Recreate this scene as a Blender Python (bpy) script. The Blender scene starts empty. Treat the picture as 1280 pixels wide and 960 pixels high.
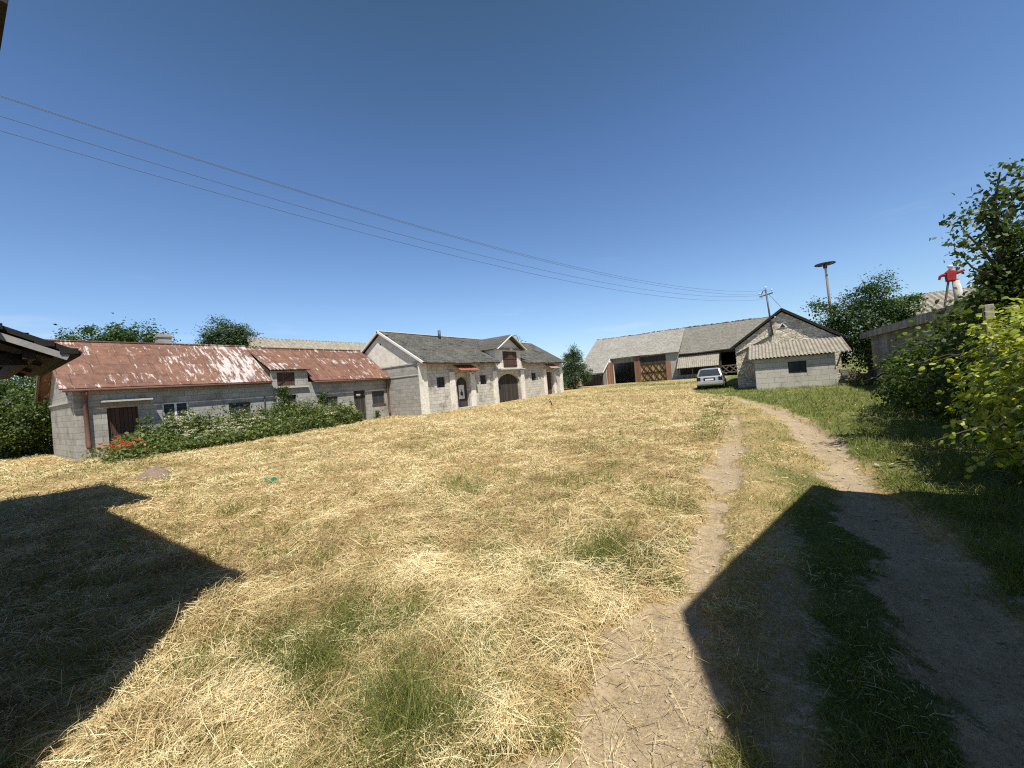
import bpy, math, random
import numpy as np
from mathutils import Matrix, Vector
R = math.radians
S = bpy.context.scene
COL = S.collection
random.seed(7)
RNG = np.random.default_rng(7)

# ------------------------------------------------------------------ camera, sky, sun, exposure
YAW = math.atan2(320, 480); ROLL = R(4.8)
cy_, sy_ = math.cos(YAW), math.sin(YAW); cr_, sr_ = math.cos(ROLL), math.sin(ROLL)
FWD = Vector((-sy_, cy_, 0)); R0 = Vector((cy_, sy_, 0)); U0 = Vector((0, 0, 1))
RT = R0*cr_ - U0*sr_; UP = R0*sr_ + U0*cr_
cam = bpy.data.cameras.new('camera'); camo = bpy.data.objects.new('camera', cam); COL.objects.link(camo)
camo.matrix_world = Matrix(((RT.x, UP.x, -FWD.x, 0), (RT.y, UP.y, -FWD.y, 0), (RT.z, UP.z, -FWD.z, 0), (0, 0, 0, 1)))
cam.sensor_width = 36; cam.lens = 13.5; cam.clip_start = 0.05; cam.clip_end = 5000
S.camera = camo

SUN = Vector((0.455, -0.36, 1.0)).normalized()          # towards the sun
elev = math.asin(SUN.z)
W = bpy.data.worlds.new('World'); S.world = W; W.use_nodes = True
nt = W.node_tree; nt.nodes.clear()
sky = nt.nodes.new('ShaderNodeTexSky'); sky.sky_type = 'NISHITA'; sky.sun_disc = False
sky.sun_elevation = elev; sky.sun_rotation = math.atan2(SUN.x, SUN.y)
sky.altitude = 100; sky.air_density = 1.0; sky.dust_density = 0.6; sky.ozone_density = 2.2
bg = nt.nodes.new('ShaderNodeBackground'); bg.inputs[1].default_value = 0.06
wo = nt.nodes.new('ShaderNodeOutputWorld')
tc = nt.nodes.new('ShaderNodeTexCoord'); sx = nt.nodes.new('ShaderNodeSeparateXYZ'); nt.links.new(tc.outputs['Generated'], sx.inputs[0])
rmp = nt.nodes.new('ShaderNodeValToRGB'); nt.links.new(sx.outputs[2], rmp.inputs[0])
while len(rmp.color_ramp.elements) < 5: rmp.color_ramp.elements.new(.5)
for e_, (p_, c_) in zip(rmp.color_ramp.elements, [(0, (1.5,1.62,1.8)), (.2, (1.44,1.64,1.88)), (.5, (1.15,1.42,1.72)), (.70, (.84,1.11,1.2)), (.86, (.46,.54,.54))]): e_.position = p_; e_.color = (*c_, 1)
mlt = nt.nodes.new('ShaderNodeMix'); mlt.data_type = 'RGBA'; mlt.blend_type = 'MULTIPLY'; mlt.inputs[0].default_value = 1
nt.links.new(sky.outputs[0], mlt.inputs[6]); nt.links.new(rmp.outputs[0], mlt.inputs[7]); mp = nt.nodes.new('ShaderNodeMapping'); mp.inputs['Scale'].default_value = (2.2, 2.2, 11); nt.links.new(tc.outputs['Generated'], mp.inputs[0])
cn = nt.nodes.new('ShaderNodeTexNoise'); cn.inputs['Scale'].default_value = 1.7; cn.inputs['Detail'].default_value = 6; cn.inputs['Roughness'].default_value = .6; nt.links.new(mp.outputs[0], cn.inputs[0])
cr2 = nt.nodes.new('ShaderNodeValToRGB'); nt.links.new(cn.outputs[0], cr2.inputs[0]); cr2.color_ramp.elements[0].position = .60; cr2.color_ramp.elements[0].color = (0, 0, 0, 1); cr2.color_ramp.elements[1].position = .85; cr2.color_ramp.elements[1].color = (.5, .5, .5, 1)
band = nt.nodes.new('ShaderNodeValToRGB'); nt.links.new(sx.outputs[2], band.inputs[0]); be = band.color_ramp.elements; be[0].position = .0; be[0].color = (1, 1, 1, 1); be[1].position = .32; be[1].color = (0, 0, 0, 1)
cm = nt.nodes.new('ShaderNodeMix'); cm.data_type = 'RGBA'; cm.blend_type = 'MULTIPLY'; cm.inputs[0].default_value = 1; nt.links.new(cr2.outputs[0], cm.inputs[6]); nt.links.new(band.outputs[0], cm.inputs[7])
ca = nt.nodes.new('ShaderNodeMix'); ca.data_type = 'RGBA'; nt.links.new(cm.outputs[2], ca.inputs[0]); nt.links.new(mlt.outputs[2], ca.inputs[6]); ca.inputs[7].default_value = (12, 12.6, 13.2, 1); nt.links.new(ca.outputs[2], bg.inputs[0]); nt.links.new(bg.outputs[0], wo.inputs[0])
sl = bpy.data.lights.new('sun', 'SUN'); sl.energy = 5.0; sl.angle = R(0.5); sl.color = (1.0, 0.95, 0.86)
so = bpy.data.objects.new('sun', sl); COL.objects.link(so)
so.rotation_euler = SUN.to_track_quat('Z', 'Y').to_euler(); so.location = (20, -20, 40)
S.view_settings.view_transform = 'Standard'; S.view_settings.look = 'None'
S.view_settings.exposure = 0.5; S.view_settings.gamma = 1.0
S.view_settings.use_curve_mapping = False
S.cycles.use_denoising = False; S.cycles.filter_width = 1.15

# ------------------------------------------------------------------ helpers
def tag(o, label=None, cat=None, group=None, kind=None):
    if label: o['label'] = label
    if cat: o['category'] = cat
    if group: o['group'] = group
    if kind: o['kind'] = kind
    return o

def thing(name, label, cat, loc=(0, 0, 0), group=None, rz=0):
    o = bpy.data.objects.new(name, None); COL.objects.link(o)
    o.location = loc; o.rotation_euler = (0, 0, rz); o.empty_display_size = .3
    return tag(o, label, cat, group)

def base_of(parent):
    v = Vector((0, 0, 0))
    while parent is not None:
        v += Vector(parent.location); parent = parent.parent
    return v

def link_mesh(name, me, mat, parent, label=None, smooth=False):
    o = bpy.data.objects.new(name, me); COL.objects.link(o)
    if mat: me.materials.append(mat)
    if parent is not None: o.parent = parent
    if label: o['label'] = label
    if smooth:
        me.polygons.foreach_set('use_smooth', [True]*len(me.polygons))
    return o

class MB:
    """collects faces in world coordinates; build() makes ONE mesh object"""
    def __init__(s): s.v = []; s.f = []
    def add(s, vs, fs):
        n = len(s.v); s.v += [tuple(p) for p in vs]; s.f += [tuple(i+n for i in f) for f in fs]; return s
    def box(s, a, b):
        x0, x1 = sorted((a[0], b[0])); y0, y1 = sorted((a[1], b[1])); z0, z1 = sorted((a[2], b[2]))
        return s.add([(x0,y0,z0),(x1,y0,z0),(x1,y1,z0),(x0,y1,z0),(x0,y0,z1),(x1,y0,z1),(x1,y1,z1),(x0,y1,z1)],
                     [(3,2,1,0),(4,5,6,7),(0,1,5,4),(1,2,6,5),(2,3,7,6),(3,0,4,7)])
    def prism(s, poly, d):
        """poly: planar list of points, extruded by vector d"""
        n = len(poly); d = Vector(d)
        vs = [Vector(p) for p in poly] + [Vector(p)+d for p in poly]
        fs = [tuple(range(n-1, -1, -1)), tuple(range(n, 2*n))]
        fs += [(i, (i+1) % n, n+(i+1) % n, n+i) for i in range(n)]
        return s.add(vs, fs)
    def bar(s, a, b, w, h=None, up=(0, 0, 1)):
        h = h or w; a = Vector(a); b = Vector(b); d = (b-a).normalized(); up = Vector(up)
        if abs(d.dot(up)) > .98: up = Vector((1, 0, 0))
        sx = d.cross(up).normalized(); u = sx.cross(d)
        q = [sx*(-w/2)+u*(-h/2), sx*(w/2)+u*(-h/2), sx*(w/2)+u*(h/2), sx*(-w/2)+u*(h/2)]
        return s.prism([a+p for p in q], b-a)
    def tube(s, pts, rad, n=8, cap=True):
        pts = [Vector(p) for p in pts]
        if not isinstance(rad, (list, tuple)): rad = [rad]*len(pts)
        vs = []; fs = []; ref = None
        for i, p in enumerate(pts):
            d = (pts[min(i+1, len(pts)-1)]-pts[max(i-1, 0)]).normalized()
            if ref is None: ref = Vector((1, 0, 0)) if abs(d.x) < .9 else Vector((0, 1, 0))
            sx = (ref - d*ref.dot(d)).normalized(); u = d.cross(sx); ref = sx
            for k in range(n):
                a = 2*math.pi*k/n; vs.append(p+(sx*math.cos(a)+u*math.sin(a))*rad[i])
        for i in range(len(pts)-1):
            for k in range(n):
                fs.append((i*n+k, i*n+(k+1) % n, (i+1)*n+(k+1) % n, (i+1)*n+k))
        if cap: fs += [tuple(range(n-1, -1, -1)), tuple(range((len(pts)-1)*n, len(pts)*n))]
        return s.add(vs, fs)
    def slab(s, p, t):
        """four corners (ccw seen from outside), thickness t inwards"""
        p = [Vector(q) for q in p]; nrm = (p[1]-p[0]).cross(p[3]-p[0]).normalized()
        return s.prism([q for q in p], -nrm*t)
    def corr(s, a, b, c, pitch, amp, t=.012, seg=8):
        """corrugated sheet: a->b across the waves, a->c along them"""
        a, b, c = Vector(a), Vector(b), Vector(c); w = (b-a).length; n = max(4, int(round(w/pitch*seg)))
        nrm = (b-a).cross(c-a).normalized(); dn = c-a; vs = []; fs = []
        for i in range(n+1):
            p = a+(b-a)*(i/n); o = nrm*(amp*math.sin(2*math.pi*i/seg))
            vs += [p+o, p+dn+o, p+dn+o-nrm*t, p+o-nrm*t]
        for i in range(n):
            j = 4*i; k = j+4
            fs += [(j, k, k+1, j+1), (j+1, k+1, k+2, j+2), (j+2, k+2, k+3, j+3), (j+3, k+3, k, j)]
        fs += [(0, 1, 2, 3), (4*n+3, 4*n+2, 4*n+1, 4*n)]
        return s.add(vs, fs)
    def wall(s, ax, c, t, u0, u1, z0, z1, ops=()):
        """wall plate: ax 'x' -> plane x=c facing away from c-t (t signed: thickness towards the back); ops = (u0,u1,z0,z1)"""
        us = sorted({u0, u1, *[o[0] for o in ops], *[o[1] for o in ops]}); us = [u for u in us if u0 <= u <= u1]
        zs = sorted({z0, z1, *[o[2] for o in ops], *[o[3] for o in ops]}); zs = [z for z in zs if z0 <= z <= z1]
        def P(u, z, d): return (c-d, u, z) if ax == 'x' else (u, c-d, z)
        def solid(i, j):
            if i < 0 or j < 0 or i >= len(us)-1 or j >= len(zs)-1: return False
            um, zm = (us[i]+us[i+1])/2, (zs[j]+zs[j+1])/2
            return not any(o[0] < um < o[1] and o[2] < zm < o[3] for o in ops)
        for i in range(len(us)-1):
            for j in range(len(zs)-1):
                if not solid(i, j): continue
                a, b, z, w = us[i], us[i+1], zs[j], zs[j+1]
                s.add([P(a,z,0),P(b,z,0),P(b,w,0),P(a,w,0)], [(0,1,2,3)])
                s.add([P(a,z,t),P(b,z,t),P(b,w,t),P(a,w,t)], [(3,2,1,0)])
                if not solid(i-1, j): s.add([P(a,z,0),P(a,w,0),P(a,w,t),P(a,z,t)], [(0,1,2,3)])
                if not solid(i+1, j): s.add([P(b,z,0),P(b,w,0),P(b,w,t),P(b,z,t)], [(3,2,1,0)])
                if not solid(i, j-1): s.add([P(a,z,0),P(b,z,0),P(b,z,t),P(a,z,t)], [(3,2,1,0)])
                if not solid(i, j+1): s.add([P(a,w,0),P(b,w,0),P(b,w,t),P(a,w,t)], [(0,1,2,3)])
        return s
    def arch(s, ax, c, t, u0, u1, zs, zc, ztop, n=12):
        """masonry above a segmental arch: spring zs, crown zc, filled to ztop"""
        pts = []
        for i in range(n+1):
            q = i/n; u = u0+(u1-u0)*q; pts.append((u, zs+(zc-zs)*math.sin(math.pi*q)**.62))
        for (a, za), (b, zb) in zip(pts[:-1], pts[1:]):
            if ax == 'x': poly = [(c, a, za), (c, b, zb), (c, b, ztop), (c, a, ztop)]; d = (-t, 0, 0)
            else: poly = [(a, c, za), (b, c, zb), (b, c, ztop), (a, c, ztop)]; d = (0, -t, 0)
            s.prism(poly, d)
        return s
    def build(s, name, mat, parent=None, label=None, smooth=False, bev=0):
        b = base_of(parent); me = bpy.data.meshes.new(name)
        me.from_pydata([tuple(Vector(p)-b) for p in s.v], [], s.f); me.update()
        import bmesh
        bm = bmesh.new(); bm.from_mesh(me); bmesh.ops.recalc_face_normals(bm, faces=bm.faces); bm.to_mesh(me); bm.free()
        o = link_mesh(name, me, mat, parent, label, smooth)
        if bev:
            m = o.modifiers.new('bevel', 'BEVEL'); m.width = bev; m.segments = 2; m.limit_method = 'ANGLE'
        return o

def wavy(o, amp, cuts=10, seed=0):
    import bmesh
    bm = bmesh.new(); bm.from_mesh(o.data); bmesh.ops.subdivide_edges(bm, edges=[e for e in bm.edges if e.calc_length() > 2.5], cuts=cuts, use_grid_fill=True)
    b = base_of(o)
    for v in bm.verts:
        p = v.co+b; v.co.z += amp*(math.sin(p.y*.55+p.x*.35+seed)+.6*math.sin(p.y*1.3-p.x*1.1+seed*2))
    bm.to_mesh(o.data); bm.free(); o.data.update(); return o

def np_mesh(name, V, F, mat, parent=None, rnd=None, label=None, smooth=False):
    """V (n,3) world coords, F (m,4); rnd per-vertex float"""
    V = V - np.array(base_of(parent))[None, :]
    me = bpy.data.meshes.new(name); k = F.shape[1]
    me.vertices.add(len(V)); me.vertices.foreach_set('co', V.astype(np.float32).ravel())
    me.loops.add(F.size); me.loops.foreach_set('vertex_index', F.astype(np.int32).ravel())
    me.polygons.add(len(F)); me.polygons.foreach_set('loop_start', np.arange(0, F.size, k, dtype=np.int32))
    me.polygons.foreach_set('loop_total', np.full(len(F), k, dtype=np.int32))
    me.update(calc_edges=True)
    if rnd is not None:
        a = me.attributes.new('rnd', 'FLOAT', 'POINT'); a.data.foreach_set('value', rnd.astype(np.float32))
    return link_mesh(name, me, mat, parent, label, smooth)

def scatter(TV, TF, pos, X, Y, Z, scale):
    """instances a template (k,3) at pos with axes X,Y,Z (n,3) and scale (n,)"""
    n = len(pos); k = len(TV)
    V = (TV[None, :, 0:1]*X[:, None, :] + TV[None, :, 1:2]*Y[:, None, :] + TV[None, :, 2:3]*Z[:, None, :])*scale[:, None, None] + pos[:, None, :]
    F = (TF[None, :, :] + (np.arange(n)*k)[:, None, None]).reshape(-1, TF.shape[1])
    return V.reshape(-1, 3), F

def unit(a): return a/np.maximum(np.linalg.norm(a, axis=1, keepdims=True), 1e-9)
def frames(nrm, rng):
    t = unit(np.cross(nrm, rng.normal(size=nrm.shape))); return t, np.cross(nrm, t), nrm

LEAF_V = np.array([(0,0,0), (.5,.30,.06), (1,0,-.08), (.5,-.30,.06)], float); LEAF_F = np.array([(0,3,2,1)])
# lobed vine leaf: a fan of quads round the stalk
VINE_V = np.array([(0,0,0), (.0,.30,-.05), (.32,.47,.03), (.52,.40,-.03), (.80,.30,-.02), (1.02,0,-.12), (.80,-.30,-.02), (.52,-.40,-.03), (.32,-.47,.03), (.0,-.30,-.05), (.4,0,.07)], float)
VINE_F = np.array([(0,10,2,1), (10,4,3,2), (10,6,5,4), (10,8,7,6), (0,9,8,10)])

def leaves(name, pos, size, mat, parent, rng, up=.5, tmpl=(LEAF_V, LEAF_F), label=None, outward=None):
    n = len(pos); nr = rng.normal(size=(n, 3)); nr[:, 2] = np.abs(nr[:, 2])+up
    if outward is not None: nr += outward*.9
    X, Y, Z = frames(unit(nr), rng); X[:, 2] -= .35; X = unit(X); Y = unit(np.cross(Z, X)); Z = np.cross(X, Y)
    sc = size*rng.uniform(.6, 1.3, n); V, F = scatter(tmpl[0], tmpl[1], pos, X, Y, Z, sc)
    return np_mesh(name, V, F, mat, parent, np.repeat(rng.random(n), len(tmpl[0])), label)

def lat(ix, iy, seed):
    h = (ix*374761393 + iy*668265263 + seed*1442695041) & 0x7fffffff
    h = ((h ^ (h >> 13))*1274126177) & 0x7fffffff
    return ((h ^ (h >> 16)) & 0xffff)/65535.
def vnoise(x, y, s, seed=0):
    x = np.asarray(x, float)/s; y = np.asarray(y, float)/s
    ix = np.floor(x).astype(np.int64); iy = np.floor(y).astype(np.int64); fx = x-ix; fy = y-iy
    fx = fx*fx*(3-2*fx); fy = fy*fy*(3-2*fy)
    return (lat(ix,iy,seed)*(1-fx)+lat(ix+1,iy,seed)*fx)*(1-fy)+(lat(ix,iy+1,seed)*(1-fx)+lat(ix+1,iy+1,seed)*fx)*fy
def fbm(x, y, s, seed=0, o=4):
    r = 0; a = .5; t = 0
    for k in range(o): r = r+a*vnoise(x, y, s/2**k, seed+k); t += a; a *= .55
    return r/t
def sstep(a, b, x):
    t = np.clip((x-a)/(b-a), 0, 1); return t*t*(3-2*t)

# ------------------------------------------------------------------ ground shape and cover masks
LR = np.array([(-.50,-6,.3),(-.50,.8,.33),(-.53,1.65,.28),(-.63,2.4,.18),(-.56,3.65,.13),(-.60,5.7,.20),(-.74,8.5,.27),(-.82,11.3,.2),(-.95,14,.1),(-1.6,20,.05)])
RR = np.array([(.85,-6,.3),(.85,2.3,.30),(.84,4.4,.27),(.83,5.9,.29),(.80,8.4,.27),(.62,11.3,.25),(.20,14.5,.21),(-.35,17.5,.15),(-1.6,22,.09),(-4.5,28,.05)])
def rut(P, x, y):
    return np.abs(x-np.interp(y, P[:, 1], P[:, 0])), np.interp(y, P[:, 1], P[:, 2])
def hgt(x, y):
    x = np.asarray(x, float); y = np.asarray(y, float)
    z = -1.6+.25*sstep(15, 60, y)*sstep(400, 100, np.abs(x)) + .05*(fbm(x, y, 3.0, 3)-.5) + .03*(vnoise(x, y, .7, 9)-.5)
    d = np.hypot(x, y)
    z = z + (.028*(vnoise(x, y, .22, 11)-.5)+.012*(vnoise(x, y, .1, 13)-.5))*sstep(14, 4, d)
    for P, dep in ((LR, .045), (RR, .06)):
        a, w = rut(P, x, y); z = z-dep*sstep(1.5, .6, a/w)*sstep(24, 14, y)
    return z
def h1(x, y): return float(hgt(np.array([x]), np.array([y]))[0])
def m_dirt(x, y):
    n = fbm(x, y, .6, 21, 5)-.5; n2 = fbm(x, y, .16, 25, 3)-.5; r = 0
    for P, far in ((LR, 15), (RR, 24)):
        a, w = rut(P, x, y)
        k_ = 3.0 if P is LR else 2.1; br = (sstep(1.6, .55, a/w+n*k_+n2*1.3)); br = br*(1-.45*sstep(4.5, 7, y)*sstep(.46, .60, fbm(x, y, .9, 27, 3))) if P is LR else br
        r = np.maximum(r, br*sstep(far+4, far-4, y))
    a, w = rut(np.array([(.0,-6,.16),(-.02,2.2,.2),(.0,3.2,.13),(.12,5.3,.1),(.1,7,.05)]), x, y)
    r = np.maximum(r, .6*sstep(1.4, .5, a/w+n*3.6+n2*2)*sstep(5.3, 4.0, y))
    return np.clip(r, 0, 1)
PATCH = [(-1.62,1.15,.24),(-1.95,1.45,.16),(-2.9,1.15,.2),(-2.15,1.05,.16),(-1.4,1.2,.22),(-2.45,1.6,.25),(-2.4,1.2,.2),(-1.62,1.75,.15),(-1.9,2.0,.15),(-2.3,2.9,.2),(-.95,4.9,.3),(-3.1,3.6,.25),(-4.3,5.0,.3),(-.95,6.6,.3),(-1.5,7.3,.4),(-3.2,9.2,.6),(-1.25,9.8,.5),(-2.1,13.5,.8),(-9,9,.8),(-12.5,5.5,.7),(-17,3,1.6),(-20,2.6,1.8)]
def m_green(x, y):
    n = fbm(x, y, 1.1, 31, 4); n2 = fbm(x, y, 5.0, 37, 3)
    g = .9*sstep(.60, .78, n*.6+n2*.4)
    right = np.interp(y, RR[:, 1], RR[:, 0]); left = np.interp(y, LR[:, 1], LR[:, 0])
    g = np.maximum(g, sstep(.1, .5, x-right+(n-.5)*.5)*(.75+.5*(n-.4)))
    mid = sstep(-.05, .15, x-left)*sstep(.1, -.1, x-right)
    rightmid = sstep(.35, .6, (x-left)/(right-left+.01))
    g = np.maximum(g*(1-mid), mid*np.clip(.22+.9*rightmid*sstep(7.5, 4.5, y)+1.2*(n-.5), 0, 1))
    side = sstep(.75, .3, np.abs(x-left+.45)); g = np.maximum(g, side*sstep(.42, .62, n)*.8)
    far = sstep(18, 30, y+.12*x)*sstep(-26, -6, x+.2*(y-30)) ; g = np.maximum(g, far*np.clip(.35+1.6*(n2-.4)+.8*(n-.5), .1, 1))
    g = np.maximum(g, sstep(40, 55, y)*np.clip(.2+1.5*(n-.4), 0, .9))
    for px, py, pr in PATCH:
        g = np.maximum(g, (.95 if py < 1.7 else .33)*sstep(1.8, .1, np.hypot(x-px, y-py)/pr+(n-.5)*2.6))
    return np.clip(g, 0, 1)

# ------------------------------------------------------------------ materials
class NT:
    def __init__(s, name):
        s.m = bpy.data.materials.new(name); s.m.use_nodes = True; s.t = s.m.node_tree
        s.b = s.t.nodes['Principled BSDF']; s.b.inputs['Roughness'].default_value = .9
        s.b.inputs['Specular IOR Level'].default_value = .25
    def n(s, typ, **kw):
        nd = s.t.nodes.new(typ)
        for k, v in kw.items():
            if k in nd.inputs: s.put(nd.inputs[k], v)
            else: setattr(nd, k, v)
        return nd
    def put(s, inp, v):
        if isinstance(v, bpy.types.NodeSocket): s.t.links.new(v, inp)
        elif isinstance(v, (tuple, list)) and len(v) == 3 and inp.type == 'RGBA': inp.default_value = (*v, 1)
        else: inp.default_value = v
    def math(s, op, a, b=0.0, clamp=False):
        nd = s.t.nodes.new('ShaderNodeMath'); nd.operation = op; nd.use_clamp = clamp
        s.put(nd.inputs[0], a); s.put(nd.inputs[1], b); return nd.outputs[0]
    def mix(s, f, a, b, mode='MIX'):
        nd = s.t.nodes.new('ShaderNodeMix'); nd.data_type = 'RGBA'; nd.blend_type = mode
        s.put(nd.inputs['Factor'], f); s.put(nd.inputs[6], a); s.put(nd.inputs[7], b); return nd.outputs[2]
    def ramp(s, f, stops):
        nd = s.t.nodes.new('ShaderNodeValToRGB'); s.put(nd.inputs[0], f); e = nd.color_ramp.elements
        while len(e) < len(stops): e.new(.5)
        for q, (p, c) in zip(e, stops): q.position = p; q.color = (*c, 1) if len(c) == 3 else c
        return nd.outputs[0]
    def noise(s, vec=None, scale=5, detail=4, rough=.6, dist=0):
        nd = s.n('ShaderNodeTexNoise', Scale=scale, Detail=detail, Roughness=rough, Distortion=dist)
        if vec is not None: s.put(nd.inputs['Vector'], vec)
        return nd.outputs[0]
    def pos(s): return s.n('ShaderNodeNewGeometry').outputs['Position']
    def mapv(s, vec, scale=(1,1,1), rot=(0,0,0), loc=(0,0,0)):
        nd = s.n('ShaderNodeMapping'); s.put(nd.inputs[0], vec); nd.inputs['Scale'].default_value = scale
        nd.inputs['Rotation'].default_value = rot; nd.inputs['Location'].default_value = loc; return nd.outputs[0]
    def bump(s, h, strength=.4, dist=.02):
        nd = s.n('ShaderNodeBump', Strength=strength, Distance=dist, Height=h); s.put(s.b.inputs['Normal'], nd.outputs[0])
    def col(s, c): s.put(s.b.inputs['Base Color'], c)
    def wallvec(s):
        """(along, height, 0) on an axis aligned wall"""
        g = s.n('ShaderNodeNewGeometry'); sp = s.n('ShaderNodeSeparateXYZ', Vector=g.outputs['Position'])
        sn = s.n('ShaderNodeSeparateXYZ', Vector=g.outputs['True Normal'])
        f = s.math('GREATER_THAN', s.math('ABSOLUTE', sn.outputs[0]), .5)
        u = s.math('ADD', s.math('MULTIPLY', sp.outputs[1], f), s.math('MULTIPLY', sp.outputs[0], s.math('SUBTRACT', 1.0, f)))
        c = s.n('ShaderNodeCombineXYZ', X=u, Y=sp.outputs[2]); return c.outputs[0]

def blocks(name, ca, cb, mort, bw=.5, bh=.25, ms=.012, stain=.5, bump=.5, soff=0, irregular=0, smear=.5, stc=(.12,.10,.08)):
    k = NT(name); v = k.wallvec(); pos = k.pos()
    if irregular: 
        dn = k.n('ShaderNodeTexNoise', Vector=pos, Scale=2.5, Detail=2)
        v = k.mix(irregular, v, dn.outputs['Color'], 'ADD')
    br = k.n('ShaderNodeTexBrick', Vector=v, Scale=1.0); br.offset = .5
    br.inputs['Brick Width'].default_value = bw; br.inputs['Row Height'].default_value = bh
    br.inputs['Mortar Size'].default_value = ms; br.inputs['Mortar Smooth'].default_value = .3; br.inputs['Bias'].default_value = 0
    for i, c in ((1, ca), (2, cb), (3, mort)): k.put(br.inputs[i], c)
    n1 = k.noise(pos, 1.1, 5, .65); n2 = k.noise(pos, 9, 5, .7); n3 = k.noise(pos, 40, 3, .7)
    c = k.mix(k.math('MULTIPLY', k.math('SUBTRACT', n2, .35), 2*smear, True), br.outputs[0], tuple(x*.98 for x in ca))
    c = k.mix(k.math('MULTIPLY', k.math('SUBTRACT', n1, .52), 4*stain, True), c, stc)
    ve = k.noise(k.mapv(pos, (3.5, 3.5, .5)), 1.6, 5, .7)
    c = k.mix(k.math('MULTIPLY', k.math('SUBTRACT', ve, .55), 2.4*stain, True), c, tuple(x*1.6 for x in stc))
    c = k.mix(.8, c, k.ramp(n3, [(.25, (.62,)*3), (.75, (1.25,)*3)]), 'MULTIPLY')
    k.col(c)
    h = k.math('SUBTRACT', k.math('ADD', k.math('MULTIPLY', n2, .5), k.math('MULTIPLY', n3, .35)), k.math('MULTIPLY', br.outputs[1], .8))
    k.bump(h, bump, .025); return k.m

def plain(name, c, rough=.85, var=.35, scale=6, bump=.25, spec=.25, metal=0):
    k = NT(name); p = k.pos(); n = k.noise(p, scale, 6, .7); m = k.noise(p, scale*6, 3, .7)
    r = k.ramp(k.math('ADD', k.math('MULTIPLY', n, .7), k.math('MULTIPLY', m, .3)), [(.3, tuple(x*(1-var) for x in c)), (.7, tuple(min(1, x*(1+var)) for x in c))])
    k.col(r); k.bump(n, bump, .02); k.b.inputs['Roughness'].default_value = rough
    k.b.inputs['Specular IOR Level'].default_value = spec; k.b.inputs['Metallic'].default_value = metal; return k.m

def boards(name, c, width=.14, axis='u', var=.45, gap=.05):
    """wooden boards: vertical boards spaced along the wall ('u') or horizontal ones ('v')"""
    k = NT(name); v = k.wallvec(); sp = k.n('ShaderNodeSeparateXYZ', Vector=v); a = sp.outputs[0 if axis == 'u' else 1]
    q = k.math('DIVIDE', a, width); fl = k.math('FLOOR', q); fr = k.math('SUBTRACT', q, fl)
    wn = k.n('ShaderNodeTexWhiteNoise'); wn.noise_dimensions = '1D'; k.put(wn.inputs['W'], fl)
    g = k.math('LESS_THAN', k.math('MINIMUM', fr, k.math('SUBTRACT', 1.0, fr)), gap)
    st = (14, 14, 1.2) if axis == 'u' else (1.2, 1.2, 14)
    n = k.noise(k.mapv(k.pos(), st), 1.5, 6, .7)
    f = k.math('ADD', k.math('MULTIPLY', wn.outputs[0], .55), k.math('MULTIPLY', n, .6))
    cc = k.ramp(f, [(.15, tuple(x*(1-var) for x in c)), (.95, tuple(x*(1+var) for x in c))])
    k.col(k.mix(g, cc, tuple(x*.12 for x in c))); k.bump(k.math('SUBTRACT', n, g), .5, .02); return k.m

def tiles(name, c1, c2, mort, bw, bh, moss=None, xs=0, streak=.4, light=None, rot=(0,0,0), squash=1.0):
    """small slate or sheet roofing, u = along the eave, v = height"""
    k = NT(name); g = k.n('ShaderNodeNewGeometry'); sp = k.n('ShaderNodeSeparateXYZ', Vector=g.outputs['Position'])
    u = sp.outputs[1] if xs == 0 else sp.outputs[0]
    c = k.n('ShaderNodeCombineXYZ', X=u, Y=k.math('MULTIPLY', sp.outputs[2], squash))
    br = k.n('ShaderNodeTexBrick', Vector=c.outputs[0], Scale=1.0); br.offset = .5
    br.inputs['Brick Width'].default_value = bw; br.inputs['Row Height'].default_value = bh
    br.inputs['Mortar Size'].default_value = .012; br.inputs['Mortar Smooth'].default_value = .4
    for i, q in ((1, c1), (2, c2), (3, mort)): k.put(br.inputs[i], q)
    p = g.outputs['Position']; n1 = k.noise(p, .7, 5, .65); n2 = k.noise(p, 4, 6, .7); n3 = k.noise(p, 25, 3, .7)
    cc = k.mix(.85, br.outputs[0], k.ramp(n2, [(.28, (.55,)*3), (.72, (1.4,)*3)]), 'MULTIPLY')
    cc = k.mix(.7, cc, k.ramp(n3, [(.28, (.6,)*3), (.72, (1.35,)*3)]), 'MULTIPLY')
    if light: cc = k.mix(k.math('MULTIPLY', k.math('SUBTRACT', n1, .5), 3.0, True), cc, light)
    if moss: cc = k.mix(k.math('MULTIPLY', k.math('SUBTRACT', k.noise(p, 1.6, 6, .75), .54), 5, True), cc, moss)
    k.col(cc); k.bump(k.math('SUBTRACT', k.math('ADD', n2, k.math('MULTIPLY', n3, .5)), br.outputs[1]), .6, .03); return k.m

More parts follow.
